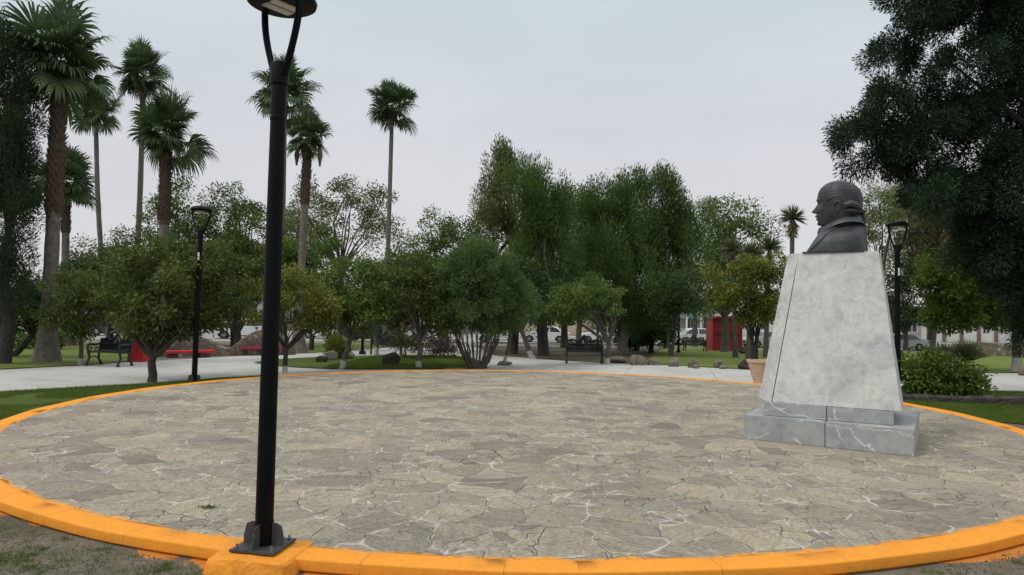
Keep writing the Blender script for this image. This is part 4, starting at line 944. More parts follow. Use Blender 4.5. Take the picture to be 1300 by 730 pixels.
for i, (x, y, w, h, m_, l_) in enumerate([(409, 460.5, 16, 10, 'darkrock', 'small dark rock at the left end of the island rock pile'), (421, 458, 18, 13, 'rock', 'grey rock in the middle of the island rock pile'), (441, 456.5, 20, 10, 'rock', 'flat brown rock at the right end of the island rock pile'),
    (785, 461, 24, 9, 'rock', 'flat brown rock just right of the whitewashed forked trunk'), (809, 463.5, 22, 13, 'rock', 'pointed brown rock, tallest of the row along the far path'), (830, 463.5, 20, 8, 'rock', 'low dark brown rock right of the pointed rock'),
    (855, 465.5, 15, 12, 'rock', 'round pale rock in the middle of the row along the far path'), (879, 467, 14, 12, 'rock', 'pale upright rock right of the round pale rock'), (884, 468, 8, 5, 'rock', 'small pebble like stone leaning on the pale upright rock'), (911, 467, 11, 11, 'rock', 'small greyish rock in the grass left of the brick planter'), (918, 468.5, 13, 5, 'rock', 'low flat rock beside the small greyish rock'),
    (946, 469, 16, 12, 'darkrock', 'dark rock under the yellowing tree behind the brick planter'), (945, 449, 20, 8, 'darkrock', 'dark rock farther back near the silver car'), (1301, 477, 16, 14, 'rock', 'reddish rock on the path at the right edge'), (640, 464, 20, 6, 'rock', 'thin flat stone at the foot of the slim leaning trunk')]):
    rock(x, y, w, h, m_, l_, 20+i)
q = G(962, 487); q.z = -.12; q = atZ(968, 487.5, -.088); t = empty('brick_planter', q, 'tapered terracotta brick planter standing at the kerb left of the pedestal', 'planter')
rt, rb_ = 18.5*q.y/FPX, 10.5*q.y/FPX; hh = 30*q.y/FPX
mb = MB(); mb.lathe([(rb_, 0), (rt*.97, hh*.90), (rt*1.04, hh*.91), (rt*1.05, hh), (rt*.86, hh), (rt*.82, hh*.85), (.01, hh*.84)], n=28); o = mb.build('planter_body', MAT['terracotta'], t, smooth=True)
t_ = MAT['terracotta'].node_tree; b_ = t_.nodes['Principled BSDF']; tc_ = N(t_, 'ShaderNodeTexCoord'); br = N(t_, 'ShaderNodeTexBrick'); br.inputs['Scale'].default_value = 6.5
mp_ = N(t_, 'ShaderNodeMapping'); mp_.inputs['Rotation'].default_value = (R(90), 0, 0); t_.links.new(tc_.outputs['Object'], mp_.inputs[0]); t_.links.new(mp_.outputs[0], br.inputs['Vector'])
br.inputs['Color1'].default_value = (.44, .29, .20, 1); br.inputs['Color2'].default_value = (.56, .40, .29, 1); br.inputs['Mortar'].default_value = (.55, .42, .32, 1); br.inputs['Mortar Size'].default_value = .02
t_.links.new(br.outputs[0], b_.inputs['Base Color'])

# ------------------------------------------------------------------ RED BOOTH
q = G(919, 442); q = Vector((atY(919, 430, 52).x, 52, zg(0, 52))); t = empty('red_booth', q, 'dark red park kiosk behind the trees between the white hatchback and the silver car', 'kiosk')
w_, h_ = 37*52/FPX, 2.3
mb = MB(); mb.box((0, 0, h_/2), (w_, 1.8, h_)); mb.build('wall', MAT['darkred'], t, bevel=.02)
mb = MB(); mb.box((0, -.05, h_+.05), (w_+.25, 2.1, .1)); mb.box((0, 0, h_+.16), (w_*.8, 1.5, .12)); mb.build('roof', MAT['darkred'], t, bevel=.02)
mb = MB(); mb.box((.0, -.93, h_*.60), (w_*.86, .04, .04)); mb.box((-.0, -.96, h_*.56), (w_*.88, .22, .05)); mb.build('counter', MAT['darkred'], t)
mb = MB(); mb.box((0, -.912, h_*.78), (w_*.80, .02, h_*.30)); mb.build('shutter', MAT['darkred'], t)

# ------------------------------------------------------------------ CARS
def car(loc, rz, paint, label, kind='sedan'):
    t = empty('parked_car', loc, label, 'car', 'cars parked along the street', rz)
    if kind == 'sedan':
        L_, W_ = 4.5, 1.76; low = [(-2.2, .32), (-2.25, .55), (-2.18, .74), (-1.5, .86), (-.95, .92), (1.45, .95), (2.0, .97), (2.22, .88), (2.25, .5), (2.2, .3)]; roof = [(-1.05, .90), (-.25, 1.36), (.15, 1.43), (.8, 1.41), (1.15, 1.33), (1.85, .95)]
        win = [(-.82, .95), (-.18, 1.33), (.15, 1.375), (.78, 1.355), (1.05, 1.29), (1.45, .98)]; wheels = (-1.38, 1.33)
    elif kind == 'hatch':
        L_, W_ = 4.0, 1.7; low = [(-1.95, .32), (-2.0, .55), (-1.93, .78), (-1.4, .93), (-.95, 1.0), (1.6, 1.03), (1.95, 1.0), (2.0, .5), (1.95, .3)]; roof = [(-1.1, .97), (-.35, 1.42), (.1, 1.52), (1.1, 1.5), (1.55, 1.42), (1.9, 1.0)]
        win = [(-.85, 1.03), (-.28, 1.39), (.1, 1.46), (1.1, 1.44), (1.4, 1.38), (1.62, 1.06)]; wheels = (-1.22, 1.25)
    else:
        L_, W_ = 4.7, 1.85; low = [(-2.3, .38), (-2.35, .62), (-2.28, .9), (-1.5, 1.02), (-1.1, 1.06), (2.1, 1.08), (2.3, 1.05), (2.35, .55), (2.3, .38)]; roof = [(-1.2, 1.03), (-.45, 1.6), (0, 1.7), (1.7, 1.69), (2.05, 1.6), (2.28, 1.06)]
        win = [(-.95, 1.1), (-.36, 1.56), (0, 1.63), (1.65, 1.62), (1.92, 1.54), (2.08, 1.12)]; wheels = (-1.42, 1.42)
    zb_ = low[0][1]; wr = .33 if kind != 'suv' else .37
    poly = list(low)
    bot = []
    for cx in sorted(wheels, reverse=True):
        for k in range(9): a = math.pi*k/8; bot.append((cx + (wr+.06)*math.cos(a), zb_-.08+(wr+.06)*math.sin(a)*1.0))
    poly = low + bot
    def section(y, inset, dz=0): return [(x*(1-inset*.02), z) for x, z in poly]
    hw_ = W_/2; vs = []; fs = []; n = len(poly); st = [(-hw_+.0, .94, .04), (-hw_-.0, 1.0, 0), (hw_, 1.0, 0), (hw_, .94, .04)]
    mb = MB(); cxm = sum(p[0] for p in low)/len(low)
    ysec = [(-hw_+.02, .97), (-hw_+.0, .985), (-hw_+.05, .995), (-hw_*.5, 1.0), (0, 1.012), (hw_*.5, 1.0), (hw_-.05, .995), (hw_, .985), (hw_-.02, .97)]
    ysec = [(-hw_, .975), (-hw_+.06, .99), (-hw_*.6, 1.0), (0, 1.01), (hw_*.6, 1.0), (hw_-.06, .99), (hw_, .975)]
    for y, s_ in ysec: vs += [(x*s_, y, z) for x, z in poly]
    m_ = len(ysec)
    for i in range(m_-1):
        for k in range(n): k2 = (k+1) % n; fs.append((i*n+k, i*n+k2, (i+1)*n+k2, (i+1)*n+k))
    fs += [tuple(range(n)), tuple((m_-1)*n+k for k in range(n-1, -1, -1))]
    mb.add(vs, fs)
    # cabin, narrower at the roof
    def hwz(z): return hw_-.03 - (z-low[4][1])*.42 if z > low[4][1] else hw_-.03
    vs = [(x, -hwz(z), z) for x, z in roof] + [(x, hwz(z), z) for x, z in roof]; n = len(roof)
    mb.add(vs, [tuple(range(n)), tuple(range(2*n-1, n-1, -1))] + [(i, n+i, n+(i+1) % n, (i+1) % n) for i in range(n)])
    mb.build('body', paint, t, smooth=True, bevel=.02)
    for sy in (-1, 1):
        # two side windows split by the pillar
        xs = [p[0] for p in win]; zb2 = win[0][1]; zt_ = lambda x: np.interp(x, [p[0] for p in win], [p[1] for p in win])
        split = .42 if kind != 'suv' else .35
        for a, b_ in ((win[0][0], split-.04), (split+.04, win[-1][0])):
            sx = [a] + [x for x in xs if a < x < b_] + [b_]; polyw = [(x, zt_(x)) for x in sx] + [(b_, zb2), (a, zb2)]
            polyw = [p for i, p in enumerate(polyw) if i == 0 or (abs(p[0]-polyw[i-1][0])+abs(p[1]-polyw[i-1][1])) > .02]
            mw = MB(); mw.add([(x, sy*(hwz(z)+.006), z) for x, z in polyw], [tuple(range(len(polyw)))]); mw.build('side_window', MAT['glassdark'], t)
    (x0, z0), (x1, z1) = roof[0], roof[1]
    def screen(xa, za, xb, zb3, off, nm):
        mw = MB(); a, b_ = .12, .9; p = [(xa+(xb-xa)*a+off, za+(zb3-za)*a+.008), (xa+(xb-xa)*b_+off, za+(zb3-za)*b_+.008)]
        mw.add([(p[0][0], -hwz(p[0][1])+.08, p[0][1]), (p[0][0], hwz(p[0][1])-.08, p[0][1]), (p[1][0], hwz(p[1][1])-.06, p[1][1]), (p[1][0], -hwz(p[1][1])+.06, p[1][1])], [(0, 1, 2, 3)]); mw.build(nm, MAT['glassdark'], t)
    screen(x0, z0, x1, z1, -.006, 'windscreen'); screen(roof[-1][0], roof[-1][1], roof[-2][0], roof[-2][1], .006, 'rear_window')
    xf = low[1][0]
    for sy in (-1, 1):
        mb = MB(); mb.box((low[2][0]*.985+.10, sy*(hw_-.24), low[2][1]-.07), (.30, .34, .13)); mb.build('headlight', MAT['headlens'], t, bevel=.03)
        mb = MB(); mb.box((low[-3][0]-.10, sy*(hw_-.22), low[-3][1]-.12), (.26, .30, .15)); mb.build('tail_light', MAT['redlens'], t, bevel=.03)
        mb = MB(); mb.box((win[0][0]+.05, sy*(hw_+.06), win[0][1]+.03), (.16, .14, .11)); mb.build('wing_mirror', paint, t, bevel=.03)
    mb = MB(); mb.box((low[0][0]-.035, 0, low[1][1]-.04), (.05, W_*.55, .16)); mb.build('grille', MAT['tyre'], t, bevel=.01)
    mb = MB(); mb.box((0, 0, .28), (L_*.8, W_-.2, .16)); mb.build('underbody', MAT['tyre'], t)
    for cx in wheels:
        for sy in (-1, 1):
            M_ = Matrix.Translation((cx, sy*(hw_-.10), wr)) @ Matrix.Rotation(R(90), 4, 'X')
            def lat(prof, nm, mt, par):
                q = MB(); q.lathe(prof, n=24); q.v = [tuple(M_ @ Vector(p)) for p in q.v]; return q.build(nm, mt, par, smooth=True)
            w1 = lat([(wr*.62, -.10), (wr*.95, -.105), (wr, -.07), (wr, .07), (wr*.95, .105), (wr*.62, .10)], 'wheel', MAT['tyre'], t)
            lat([(.05, -.112), (wr*.25, -.105), (wr*.64, -.098), (wr*.60, 0), (wr*.64, .098), (wr*.25, .105), (.05, .112)], 'rim', MAT['rim'], w1)
    return t
def carat(px, Y, rz, paint, label, kind): p = atY(px, 430, Y); return car(Vector((p.x, Y, -.892)), rz, MAT[paint], label, kind)
carat(308, 61, R(14), 'whitecar', 'white estate car facing left beyond the wavy stone wall', 'suv')
carat(222, 64, R(0), 'whitecar', 'white saloon car half hidden behind the forked tree on the left', 'sedan')
carat(150, 62, R(0), 'darkcar', 'dark car parked behind the black bench on the left', 'suv')
carat(117, 70, R(180), 'whitecar', 'white car at the far left seen behind the palm trunk', 'sedan')
carat(412, 64, R(0), 'whitecar', 'white car seen between trunks right of the near lamp post', 'hatch')
carat(470, 60, R(0), 'darkcar', 'black car behind the trees in the middle distance', 'suv')
carat(545, 63, R(0), 'whitecar', 'white car hidden behind the purple brown shrub', 'hatch')
carat(632, 62, R(180), 'whitecar', 'white hatchback just right of the many stemmed bush', 'hatch')
carat(692, 64, R(-6), 'whitecar', 'white saloon car between two dark trunks facing left', 'sedan')
carat(764, 65, R(0), 'whitecar', 'white saloon car facing left above the middle black bench', 'sedan')
carat(878, 63, R(0), 'whitecar', 'white hatchback next to the red kiosk', 'hatch')
carat(973, 61, R(12), 'silvercar', 'silver saloon car between the red kiosk and the pedestal', 'sedan')
carat(1140, 60, R(0), 'silvercar', 'silver car seen right of the pedestal behind the leafy bush', 'sedan')

# ------------------------------------------------------------------ BUILDINGS ACROSS THE STREET
MAT['beige'] = wallpaint('beige_plaster', (.50, .40, .29)); MAT['ochre'] = wallpaint('orange_plaster', (.58, .33, .16)); MAT['white'] = wallpaint('white_plaster', (.62, .61, .58))
MAT['greyp'] = wallpaint('grey_plaster', (.34, .32, .30)); MAT['teal'] = wallpaint('teal_board', (.25, .45, .40)); MAT['brownp'] = wallpaint('brown_brick', (.17, .11, .085)); MAT['doorb'] = mat('brown_door', (.09, .05, .035), .6)
def building(x0, x1, Yf, H, wall, label, bays, cap='white', depth=9, door=None, pil=None):
    xa, xb = atY(x0, 420, Yf).x, atY(x1, 420, Yf).x; W_ = xb-xa; o0 = Vector((xa, Yf, -.80)); t = empty('street_building', o0, label, 'building', 'low buildings across the street')
    cs = W_/bays; mb = MB(); wz0, wz1 = 1.0, 2.5
    mb.box((W_/2, depth/2+.25, H/2), (W_, depth, H))   # core set behind the openings
    # facade skin with real openings
    for i in range(bays):
        cx = (i+.5)*cs; ow = min(1.3, cs*.45); dr = (door is not None and i == door); z0 = .02 if dr else wz0
        mb.box((cx-cs/2+(cs-ow)/4, .115, H/2), ((cs-ow)/2, .25, H)); mb.box((cx+cs/2-(cs-ow)/4, .115, H/2), ((cs-ow)/2, .25, H))
        mb.box((cx, .115, (H+wz1)/2), (ow, .25, H-wz1))
        if not dr: mb.box((cx, .115, wz0/2), (ow, .25, wz0))
    mb.build('wall', MAT[wall], t)
    for i in range(bays):
        cx = (i+.5)*cs; ow = min(1.3, cs*.45); dr = (door is not None and i == door)
        if dr: q = MB(); q.box((cx, .17, wz1/2+.01), (ow, .06, wz1-.02)); q.build('door', MAT['doorb'], t); continue
        f = MB()
        for sx in (-1, 1): f.box((cx+sx*(ow/2-.04), .12, (wz0+wz1)/2), (.07, .1, wz1-wz0-.02))
        f.box((cx, .12, wz0+.05), (ow-.16, .1, .07)); f.box((cx, .12, wz1-.05), (ow-.16, .1, .07)); f.box((cx, .12, (wz0+wz1)/2), (.05, .08, wz1-wz0-.2))
        fo = f.build('window', MAT['white'], t); g2 = MB(); g2.box((cx, .18, (wz0+wz1)/2), (ow-.12, .02, wz1-wz0-.12)); g2.build('pane', MAT['winglass'], fo)
    q = MB(); q.box((W_/2, depth/2+.05, H+.10), (W_+.2, depth+.5, .22)); q.build('cornice', MAT[cap], t)
    if pil:
        for i in range(bays+1):
            q = MB(); q.box((min(max(i*cs, .2), W_-.2), -.10, H/2), (.34, .17, H-.01)); q.build('pilaster', MAT[pil], t)
    return t
building(-330, -40, 82, 4.2, 'white', 'long white building at the far left beyond the frame edge', 8)
building(-40, 62, 80, 3.6, 'beige', 'beige house behind the leftmost trees', 4, 'greyp', door=1)
building(62, 190, 81, 3.4, 'white', 'white house behind the leaning bench and litter bin', 5, 'greyp')
building(190, 360, 82, 3.8, 'greyp', 'grey house behind the white estate car', 6, door=2)
building(360, 445, 80, 3.4, 'brownp', 'brown fronted house right of the near lamp post', 4, 'greyp')
building(446, 510, 79.5, 3.4, 'ochre', 'orange plastered house seen between trunks in the middle', 3, 'beige')
building(510, 640, 81, 3.4, 'greyp', 'grey house hidden behind the many stemmed bush', 5)
building(641, 735, 80, 4.0, 'beige', 'beige building behind the two dark trunks', 4, 'beige', pil='beige')
q = atY(736, 420, 80).x; q2 = atY(846, 420, 80).x
t = empty('street_wall', Vector((q, 80, -.80)), 'long blank beige wall with shallow piers behind the white saloon car', 'wall')
mb = MB(); mb.box(((q2-q)/2, .15, 1.7), (q2-q-.02, .3, 3.4)); mb.build('wall_panel', MAT['beige'], t)
for i in range(8): mb = MB(); mb.box((.3+i*(q2-q-.6)/7, -.06, 1.65), (.4, .14, 3.3)); mb.build('pier', MAT['beige'], t)
mb = MB(); mb.box(((q2-q)/2, .12, 3.45), (q2-q-.02, .5, .12)); mb.build('coping', MAT['greyp'], t)
b3 = building(847, 907, 80, 3.9, 'greyp', 'pale shop with white posts and a teal board beside the red kiosk', 3, 'white')
mb = MB(); mb.box((2.0, -.9, 2.75), (2.6, .06, 1.1)); mb.build('sign_board', MAT['teal'], b3)
for i in range(4): mb = MB(); mb.tube([(.3+i*1.6, -1.2, .0), (.3+i*1.6, -1.2, 3.3)], .10, 10); mb.build('porch_post', MAT['white'], b3)
mb = MB(); mb.box((2.7, -.7, 3.42), (5.6, 1.4, .16)); mb.build('porch_roof', MAT['white'], b3)
mb = MB(); mb.box((2.7, -1.2, 1.0), (4.9, .05, .05)); mb.box((2.7, -1.2, .15), (4.9, .05, .05))
for i in range(24): mb.box((.35+i*.205, -1.2, .575), (.03, .03, .8))
mb.build('railing', MAT['white'], b3)
building(908, 1010, 81, 3.6, 'white', 'white house behind the silver saloon car', 4, 'greyp')
building(1010, 1175, 81, 3.8, 'greyp', 'grey house hidden behind the pedestal', 5)
building(1176, 1330, 80, 5.2, 'white', 'white house with brown brick pilasters at the right edge', 7, 'greyp', pil='brownp')
building(1331, 1600, 80, 4.2, 'beige', 'beige house beyond the right edge of the frame', 8)
wall_profile('boundary_wall', 'low rubble stone wall at the back of the right lawn', [(1238, 434), (1270, 435), (1300, 436), (1400, 438)], 50, 49, .35, MAT['wallstone'])

# ------------------------------------------------------------------ PALMS
palm('tallest fan palm at the left with a red brown upper trunk', 60, (77, 78), 66, 23.5, .235, boots=.50, nf=44, flare=2.0, ragged=1.1)
palm('fan palm with a rough dark trunk just behind the tallest palm', 82, (84, 232), 42, 39, .22, boots=.30, nf=38, flare=3.0)
palm('slim fan palm with a small crown, second from the left against the sky', 140, (122, 141), 32, 46, .17, boots=.06, nf=34, leanx=-.25)
palm('tall slim fan palm just left of the thick ragged one', 168, (182, 98), 38, 48, .20, boots=.08, nf=40, leanx=.1, dead=4)
palm('thick ragged fan palm with dead stalks hanging under its crown', 205, (211, 172), 47, 40, .30, boots=.40, nf=40, flare=1.9, dead=5, hang=3)
palm('slender fan palm partly hidden behind the near lamp post', 357, (362, 118), 42, 47, .17, boots=.08, nf=38, dead=3)
palm('shorter fan palm with a knotted trunk right of the near lamp post', 378, (391, 176), 32, 34, .20, boots=.30, nf=32, flare=2.6, dead=3, hang=2, ragged=1.2)
palm('lone slim fan palm standing clear against the sky in the middle left', 489, (498, 136), 35, 47, .17, boots=.07, nf=34, dead=4)

# ------------------------------------------------------------------ YUCCAS
def yucca(px, py, r, Y, label, basepx):
    b = Vector((atY(basepx, 440, Y).x, Y, zg(0, Y))); c = atY(px, py, Y)-b; rr = r*Y/FPX
    t = empty('tree_yucca', b, label, 'yucca', 'tree yuccas with spiky heads')
    mb = MB(); mb.tube([(0, 0, -.1), (c.x*.3, 0, c.z*.3), (c.x*.7, 0, c.z*.7), c], [.17, .12, .11, .11], 10); mb.build('trunk', MAT['bark'], t, smooth=True)
    rosette(t, c, rr, 260, MAT['sword'], .2, .05, 'leaves')
    V = []; 
    d = unit(160); d[:, 2] = -np.abs(d[:, 2])-.8; d /= np.linalg.norm(d, axis=1, keepdims=True); Cc = np.array(c)[None]+np.array([0, 0, -.1])-np.array([[0, 0, 1.]])*RNG.random((160, 1))*rr*.7
    V, F = leaves(Cc, d, np.full(160, rr*.7), np.full(160, .05)); link('dead_skirt', npmesh('dead_skirt', V, F), MAT['deadfrond'], t)
yucca(1006, 277, 20, 34, 'single spiky tree yucca just left of the bust', 1004)
yucca(930, 318, 21, 38, 'leftmost spiky head of the yucca group above the red kiosk', 934)
yucca(955, 322, 19, 37, 'middle spiky head of the yucca group above the red kiosk', 950)
yucca(977, 315, 20, 39, 'rightmost spiky head of the yucca group above the red kiosk', 972)

# ------------------------------------------------------------------ TREES
G1 = 'small round trees along the paths'; G2 = 'tall trees at the back of the park'
tree('conifer', 'tall dark conifer cut by the left edge of the frame', (4, 462), [(5, 60, 34, 34), (18, 105, 34, 26), (-6, 140, 40, 40), (10, 215, 24, 30), (-10, 280, 46, 50), (22, 262, 20, 20), (5, 350, 44, 45), (-30, 200, 50, 60), (14, 165, 18, 20)], 'pine', 'bluegreen', 'darkbark', .20, 300, (0, 0), fill=.85, nl=12, lsc=.85, group=G2)
tree('leaning_tree', 'small dark tree with a leaning trunk on the left lawn', (15, 453), [(30, 380, 42, 36), (8, 395, 34, 28), (58, 392, 24, 24)], 'broad', 'dark', 'darkbark', .11, 425, (.75, 0), nl=12, group=G1)
tree('round_tree', 'slim tree with a whitewashed trunk left of the black bench', (102, 463.5), [(108, 372, 46, 38), (82, 392, 26, 24), (135, 385, 28, 30), (104, 412, 26, 14)], 'broad', 'citrus', 'bark', .07, 432, nl=12, white=1, group=G1, fill=.9)
tree('round_tree', 'dark tree filling the gap behind the black bench', (140, 441), [(128, 352, 46, 32), (92, 366, 34, 28), (160, 380, 34, 28)], 'broad', 'dark', 'darkbark', .14, 410, nl=12, group=G1)
tree('forked_tree', 'forked citrus like tree on the grass strip, nearest on the left', (193, 485.5), [(198, 345, 56, 36, .6), (158, 372, 40, 30, .5), (252, 378, 40, 36, 1.7), (205, 392, 46, 28, .7), (168, 325, 32, 22, .6), (236, 330, 36, 22, 1.5), (220, 418, 26, 12, .8), (160, 408, 20, 12, .6), (140, 345, 20, 20, .9), (182, 415, 18, 10, .2)], 'broad', 'citrus', 'darkbark', .105, 449, nl=10, group=G1, fill=1.0, arms=((166, 424), (180, 412), (228, 426), (206, 410)))
tree('round_tree', 'wide crowned tree behind the lamp post with the sticker', (299, 441), [(292, 352, 44, 44), (255, 335, 40, 34), (318, 366, 28, 32), (268, 380, 40, 26), (338, 350, 22, 34), (310, 325, 30, 24)], 'broad', 'citrus', 'bark', .15, 428, nl=16, group=G1)
tree('round_tree', 'dark tree behind the red slab wall', (240, 440), [(235, 350, 42, 40), (248, 395, 40, 30), (215, 400, 25, 20)], 'broad', 'dark', 'darkbark', .16, 420, nl=12, group=G1)
tree('yellowing_tree', 'yellowing tree with a whitewashed trunk just right of the near lamp post', (322+40, 473.5), [(378, 384, 42, 32), (350, 372, 30, 24), (408, 405, 24, 24), (352, 400, 22, 18)], 'broad', 'yellowish', 'darkbark', .075, 440, arms=((345, 415), (392, 418)), nl=8, white=1, group=G1, fill=.8)
tree('round_tree', 'slightly leaning tree at the kerb right of the island rock pile', (434, 469), [(452, 362, 44, 36), (428, 385, 26, 24), (480, 378, 24, 26), (448, 395, 40, 20)], 'broad', 'green', 'bark', .085, 428, (.25, 0), nl=15, group=G1, white=1)
tree('forked_tree', 'forked tree behind the yellowing tree with an upright dark crown', (395, 445), [(388, 345, 38, 30), (360, 330, 26, 26), (412, 330, 26, 24), (395, 370, 40, 22)], 'broad', 'green', 'darkbark', .14, 425, nl=14, group=G1)
tree('round_tree', 'slim whitewashed tree between the thin lamp post and the distant bench', (477, 452), [(495, 350, 34, 30), (478, 375, 26, 24), (510, 375, 22, 26)], 'broad', 'citrus', 'bark', .10, 415, nl=12, white=1, group=G1)
tree('round_tree', 'tree with a whitewashed trunk just right of the dark boulder', (532, 468), [(522, 372, 44, 34), (500, 395, 26, 22), (552, 395, 26, 26), (525, 345, 30, 22)], 'broad', 'citrus', 'bark', .095, 432, nl=16, white=1, group=G1)
tree('background_tree', 'bushy background tree under the thick ragged palm', (225, 438), [(236, 262, 36, 34), (205, 285, 28, 28), (255, 290, 30, 34), (228, 320, 50, 28), (178, 302, 20, 16)], 'fine', 'green', 'bark', .3, 380, nl=18, group=G2)
tree('background_tree', 'background tree left of the near lamp post with a pointed uneven top', (300, 440), [(298, 258, 26, 32), (278, 290, 26, 24), (315, 290, 30, 34), (300, 325, 46, 30)], 'fine', 'green', 'bark', .3, 380, nl=18, group=G2)
tree('background_tree', 'loose crowned grey green tree showing its limbs against the sky', (430, 438), [(398, 268, 30, 36), (425, 250, 24, 26), (452, 262, 26, 30), (478, 268, 22, 28), (440, 300, 50, 24), (376, 292, 24, 26), (490, 295, 16, 20)], 'fine', 'locust', 'bark', .26, 350, nl=20, group=G2, fill=1.0)
tree('background_tree', 'round topped green tree left of the tall twin pines', (562, 446), [(560, 300, 34, 26), (535, 318, 32, 26), (590, 300, 34, 24), (560, 345, 56, 34), (512, 345, 24, 26), (608, 320, 30, 26)], 'fine', 'green', 'bark', .3, 400, nl=16, group=G2)
tree('pine_tree', 'tall ragged pine with brown cones and a leaning top in the middle', (652, 447), [(632, 212, 16, 19), (622, 247, 24, 22), (645, 227, 18, 17), (650, 272, 36, 26), (615, 280, 22, 19), (648, 312, 40, 27), (632, 342, 36, 24)], 'pine', 'pinebrown', 'darkbark', .24, 300, nl=40, group=G2, fill=.72)
tree('pine_tree', 'fuller pine just right of the ragged one', (690, 452), [(668, 231, 26, 21), (695, 236, 18, 23), (680, 271, 34, 26), (698, 296, 30, 26), (688, 336, 40, 35), (672, 386, 36, 26), (708, 266, 12, 18)], 'pine', 'pine', 'darkbark', .26, 290, nl=34, group=G2, fill=.9)
tree('dark_tree', 'dark tree with a black trunk between the fuller pine and the wide pine', (716, 442), [(718, 300, 34, 40), (712, 350, 42, 40), (738, 270, 20, 30), (700, 385, 34, 22)], 'fine', 'dark', 'darkbark', .26, 400, nl=16, group=G2)
tree('pine_tree', 'widest pine with many upright tips, right of the middle', (788, 450), [(800, 246, 32, 23), (775, 259, 28, 25), (830, 246, 24, 23), (850, 269, 22, 28), (752, 272, 14, 19), (800, 299, 56, 37), (845, 319, 40, 39), (765, 324, 44, 39), (800, 364, 64, 39), (848, 379, 38, 32), (872, 304, 16, 32), (790, 402, 50, 21)], 'pine', 'pine', 'palebark', .27, 370, (.35, 0), nl=40, group=G2, fill=1.0)
tree('background_tree', 'dull green tree filling the gap between the two pines and the widest pine', (735, 440), [(728, 262, 26, 30), (740, 300, 30, 34), (715, 320, 34, 40), (735, 350, 40, 34)], 'fine', 'green', 'bark', .24, 400, nl=18, group=G2)
tree('background_tree', 'olive green tree behind the widest pine on its right side', (882, 441), [(880, 300, 28, 40), (872, 345, 30, 30), (892, 270, 16, 20), (900, 340, 26, 30)], 'fine', 'pine', 'bark', .22, 400, nl=18, group=G2)
tree('background_tree', 'pale green tree at the back between the near lamp post and the loose crowned tree', (352, 439), [(350, 320, 40, 30), (375, 300, 26, 24), (335, 345, 30, 30), (372, 350, 30, 26)], 'fine', 'locust', 'bark', .22, 400, nl=18, group=G2)
tree('background_tree', 'low dense tree at the back, right of the slim whitewashed tree', (505, 440), [(500, 345, 40, 26), (475, 350, 26, 24), (530, 350, 28, 30), (505, 380, 40, 22)], 'fine', 'green', 'bark', .22, 410, nl=16, group=G2)
tree('background_tree', 'dense dark tree at the back behind the forked citrus like tree', (160, 437), [(150, 335, 36, 28), (115, 350, 36, 28), (180, 345, 30, 28), (90, 370, 30, 24), (150, 375, 60, 28)], 'fine', 'green', 'bark', .22, 410, nl=16, group=G2)
for bx, by, lab, lb in ((808, 446, 'low dense juniper left of a pair under the widest pine', [(806, 405, 15, 26), (800, 420, 12, 16)]), (827, 448, 'low dense juniper right of a pair under the widest pine', [(826, 402, 20, 30), (836, 418, 14, 18), (820, 422, 14, 14)])):
    tree('juniper', lab, (bx, by), lb, 'spray', 'dark', 'darkbark', .17, 430, nl=5, group='dark junipers by the street', cat='juniper')
tree('forked_tree', 'small twin trunked tree in front of the white hatchback', (852, 453), [(850, 390, 30, 20), (875, 378, 28, 22), (862, 362, 30, 22)], 'fine', 'dark', 'bark', .09, 425, stems=2, nl=12, group=G1, spread=.22)
tree('background_tree', 'round topped dark green tree above the yucca group', (920, 447), [(912, 262, 26, 22), (935, 275, 30, 22), (958, 290, 20, 18), (905, 300, 30, 30), (930, 320, 44, 34), (905, 355, 40, 34), (955, 350, 34, 30), (890, 385, 30, 20)], 'fine', 'green', 'bark', .27, 400, nl=22, group=G2)
tree('yellowing_tree', 'twin trunked tree with yellowing lower leaves behind the brick planter', (958, 461), [(958, 345, 34, 22), (928, 358, 26, 24), (985, 352, 26, 34), (955, 378, 40, 20), (980, 392, 30, 18), (925, 380, 14, 10), (956, 400, 14, 8)], 'broad', 'yellowish', 'darkbark', .11, 432, stems=2, nl=18, group=G1, spread=.16)
tree('forked_tree', 'low spreading tree with a pale forked trunk right of the middle bench', (771, 463), [(742, 372, 36, 20), (712, 388, 24, 14), (765, 380, 20, 24), (735, 398, 38, 12), (722, 372, 24, 14)], 'broad', 'green', 'bark', .10, 432, (.05, 0), nl=8, group=G1, white=1, fill=.95, arms=((738, 412), (752, 402), (782, 408)))
tree('dark_tree', 'tree with a leaning whitewashed trunk left of the middle bench', (677, 456), [(672, 372, 32, 26), (648, 352, 30, 26), (700, 375, 26, 22), (660, 395, 34, 18)], 'broad', 'dark', 'bark', .12, 420, (-.55, 0), nl=14, group=G1, white=1)
tree('round_tree', 'slim leaning tree with a whitewashed trunk beside the many stemmed bush', (638, 464), [(655, 385, 26, 20), (640, 370, 22, 20), (630, 392, 18, 14)], 'broad', 'dark', 'bark', .06, 420, (.25, 0), nl=10, group=G1, white=1)
tree('dark_tree', 'dark trunked tree behind the slim leaning one', (652, 450), [(640, 370, 34, 30), (665, 400, 28, 16)], 'broad', 'dark', 'darkbark', .2, 420, nl=10, group=G1)
tree('many_stemmed_bush', 'tall rounded oleander like bush with many bare stems at the back of the circle', (605, 468), [(603, 345, 42, 28), (572, 362, 36, 30), (638, 362, 32, 30), (602, 382, 60, 30), (560, 392, 24, 22), (650, 388, 24, 24), (604, 330, 28, 20), (585, 405, 30, 16), (628, 408, 26, 14)], 'lance', 'oleander', 'bark', .03, 430, stems=26, nl=46, cat='large bush', spread=.95, fill=1.7, lsc=.85)
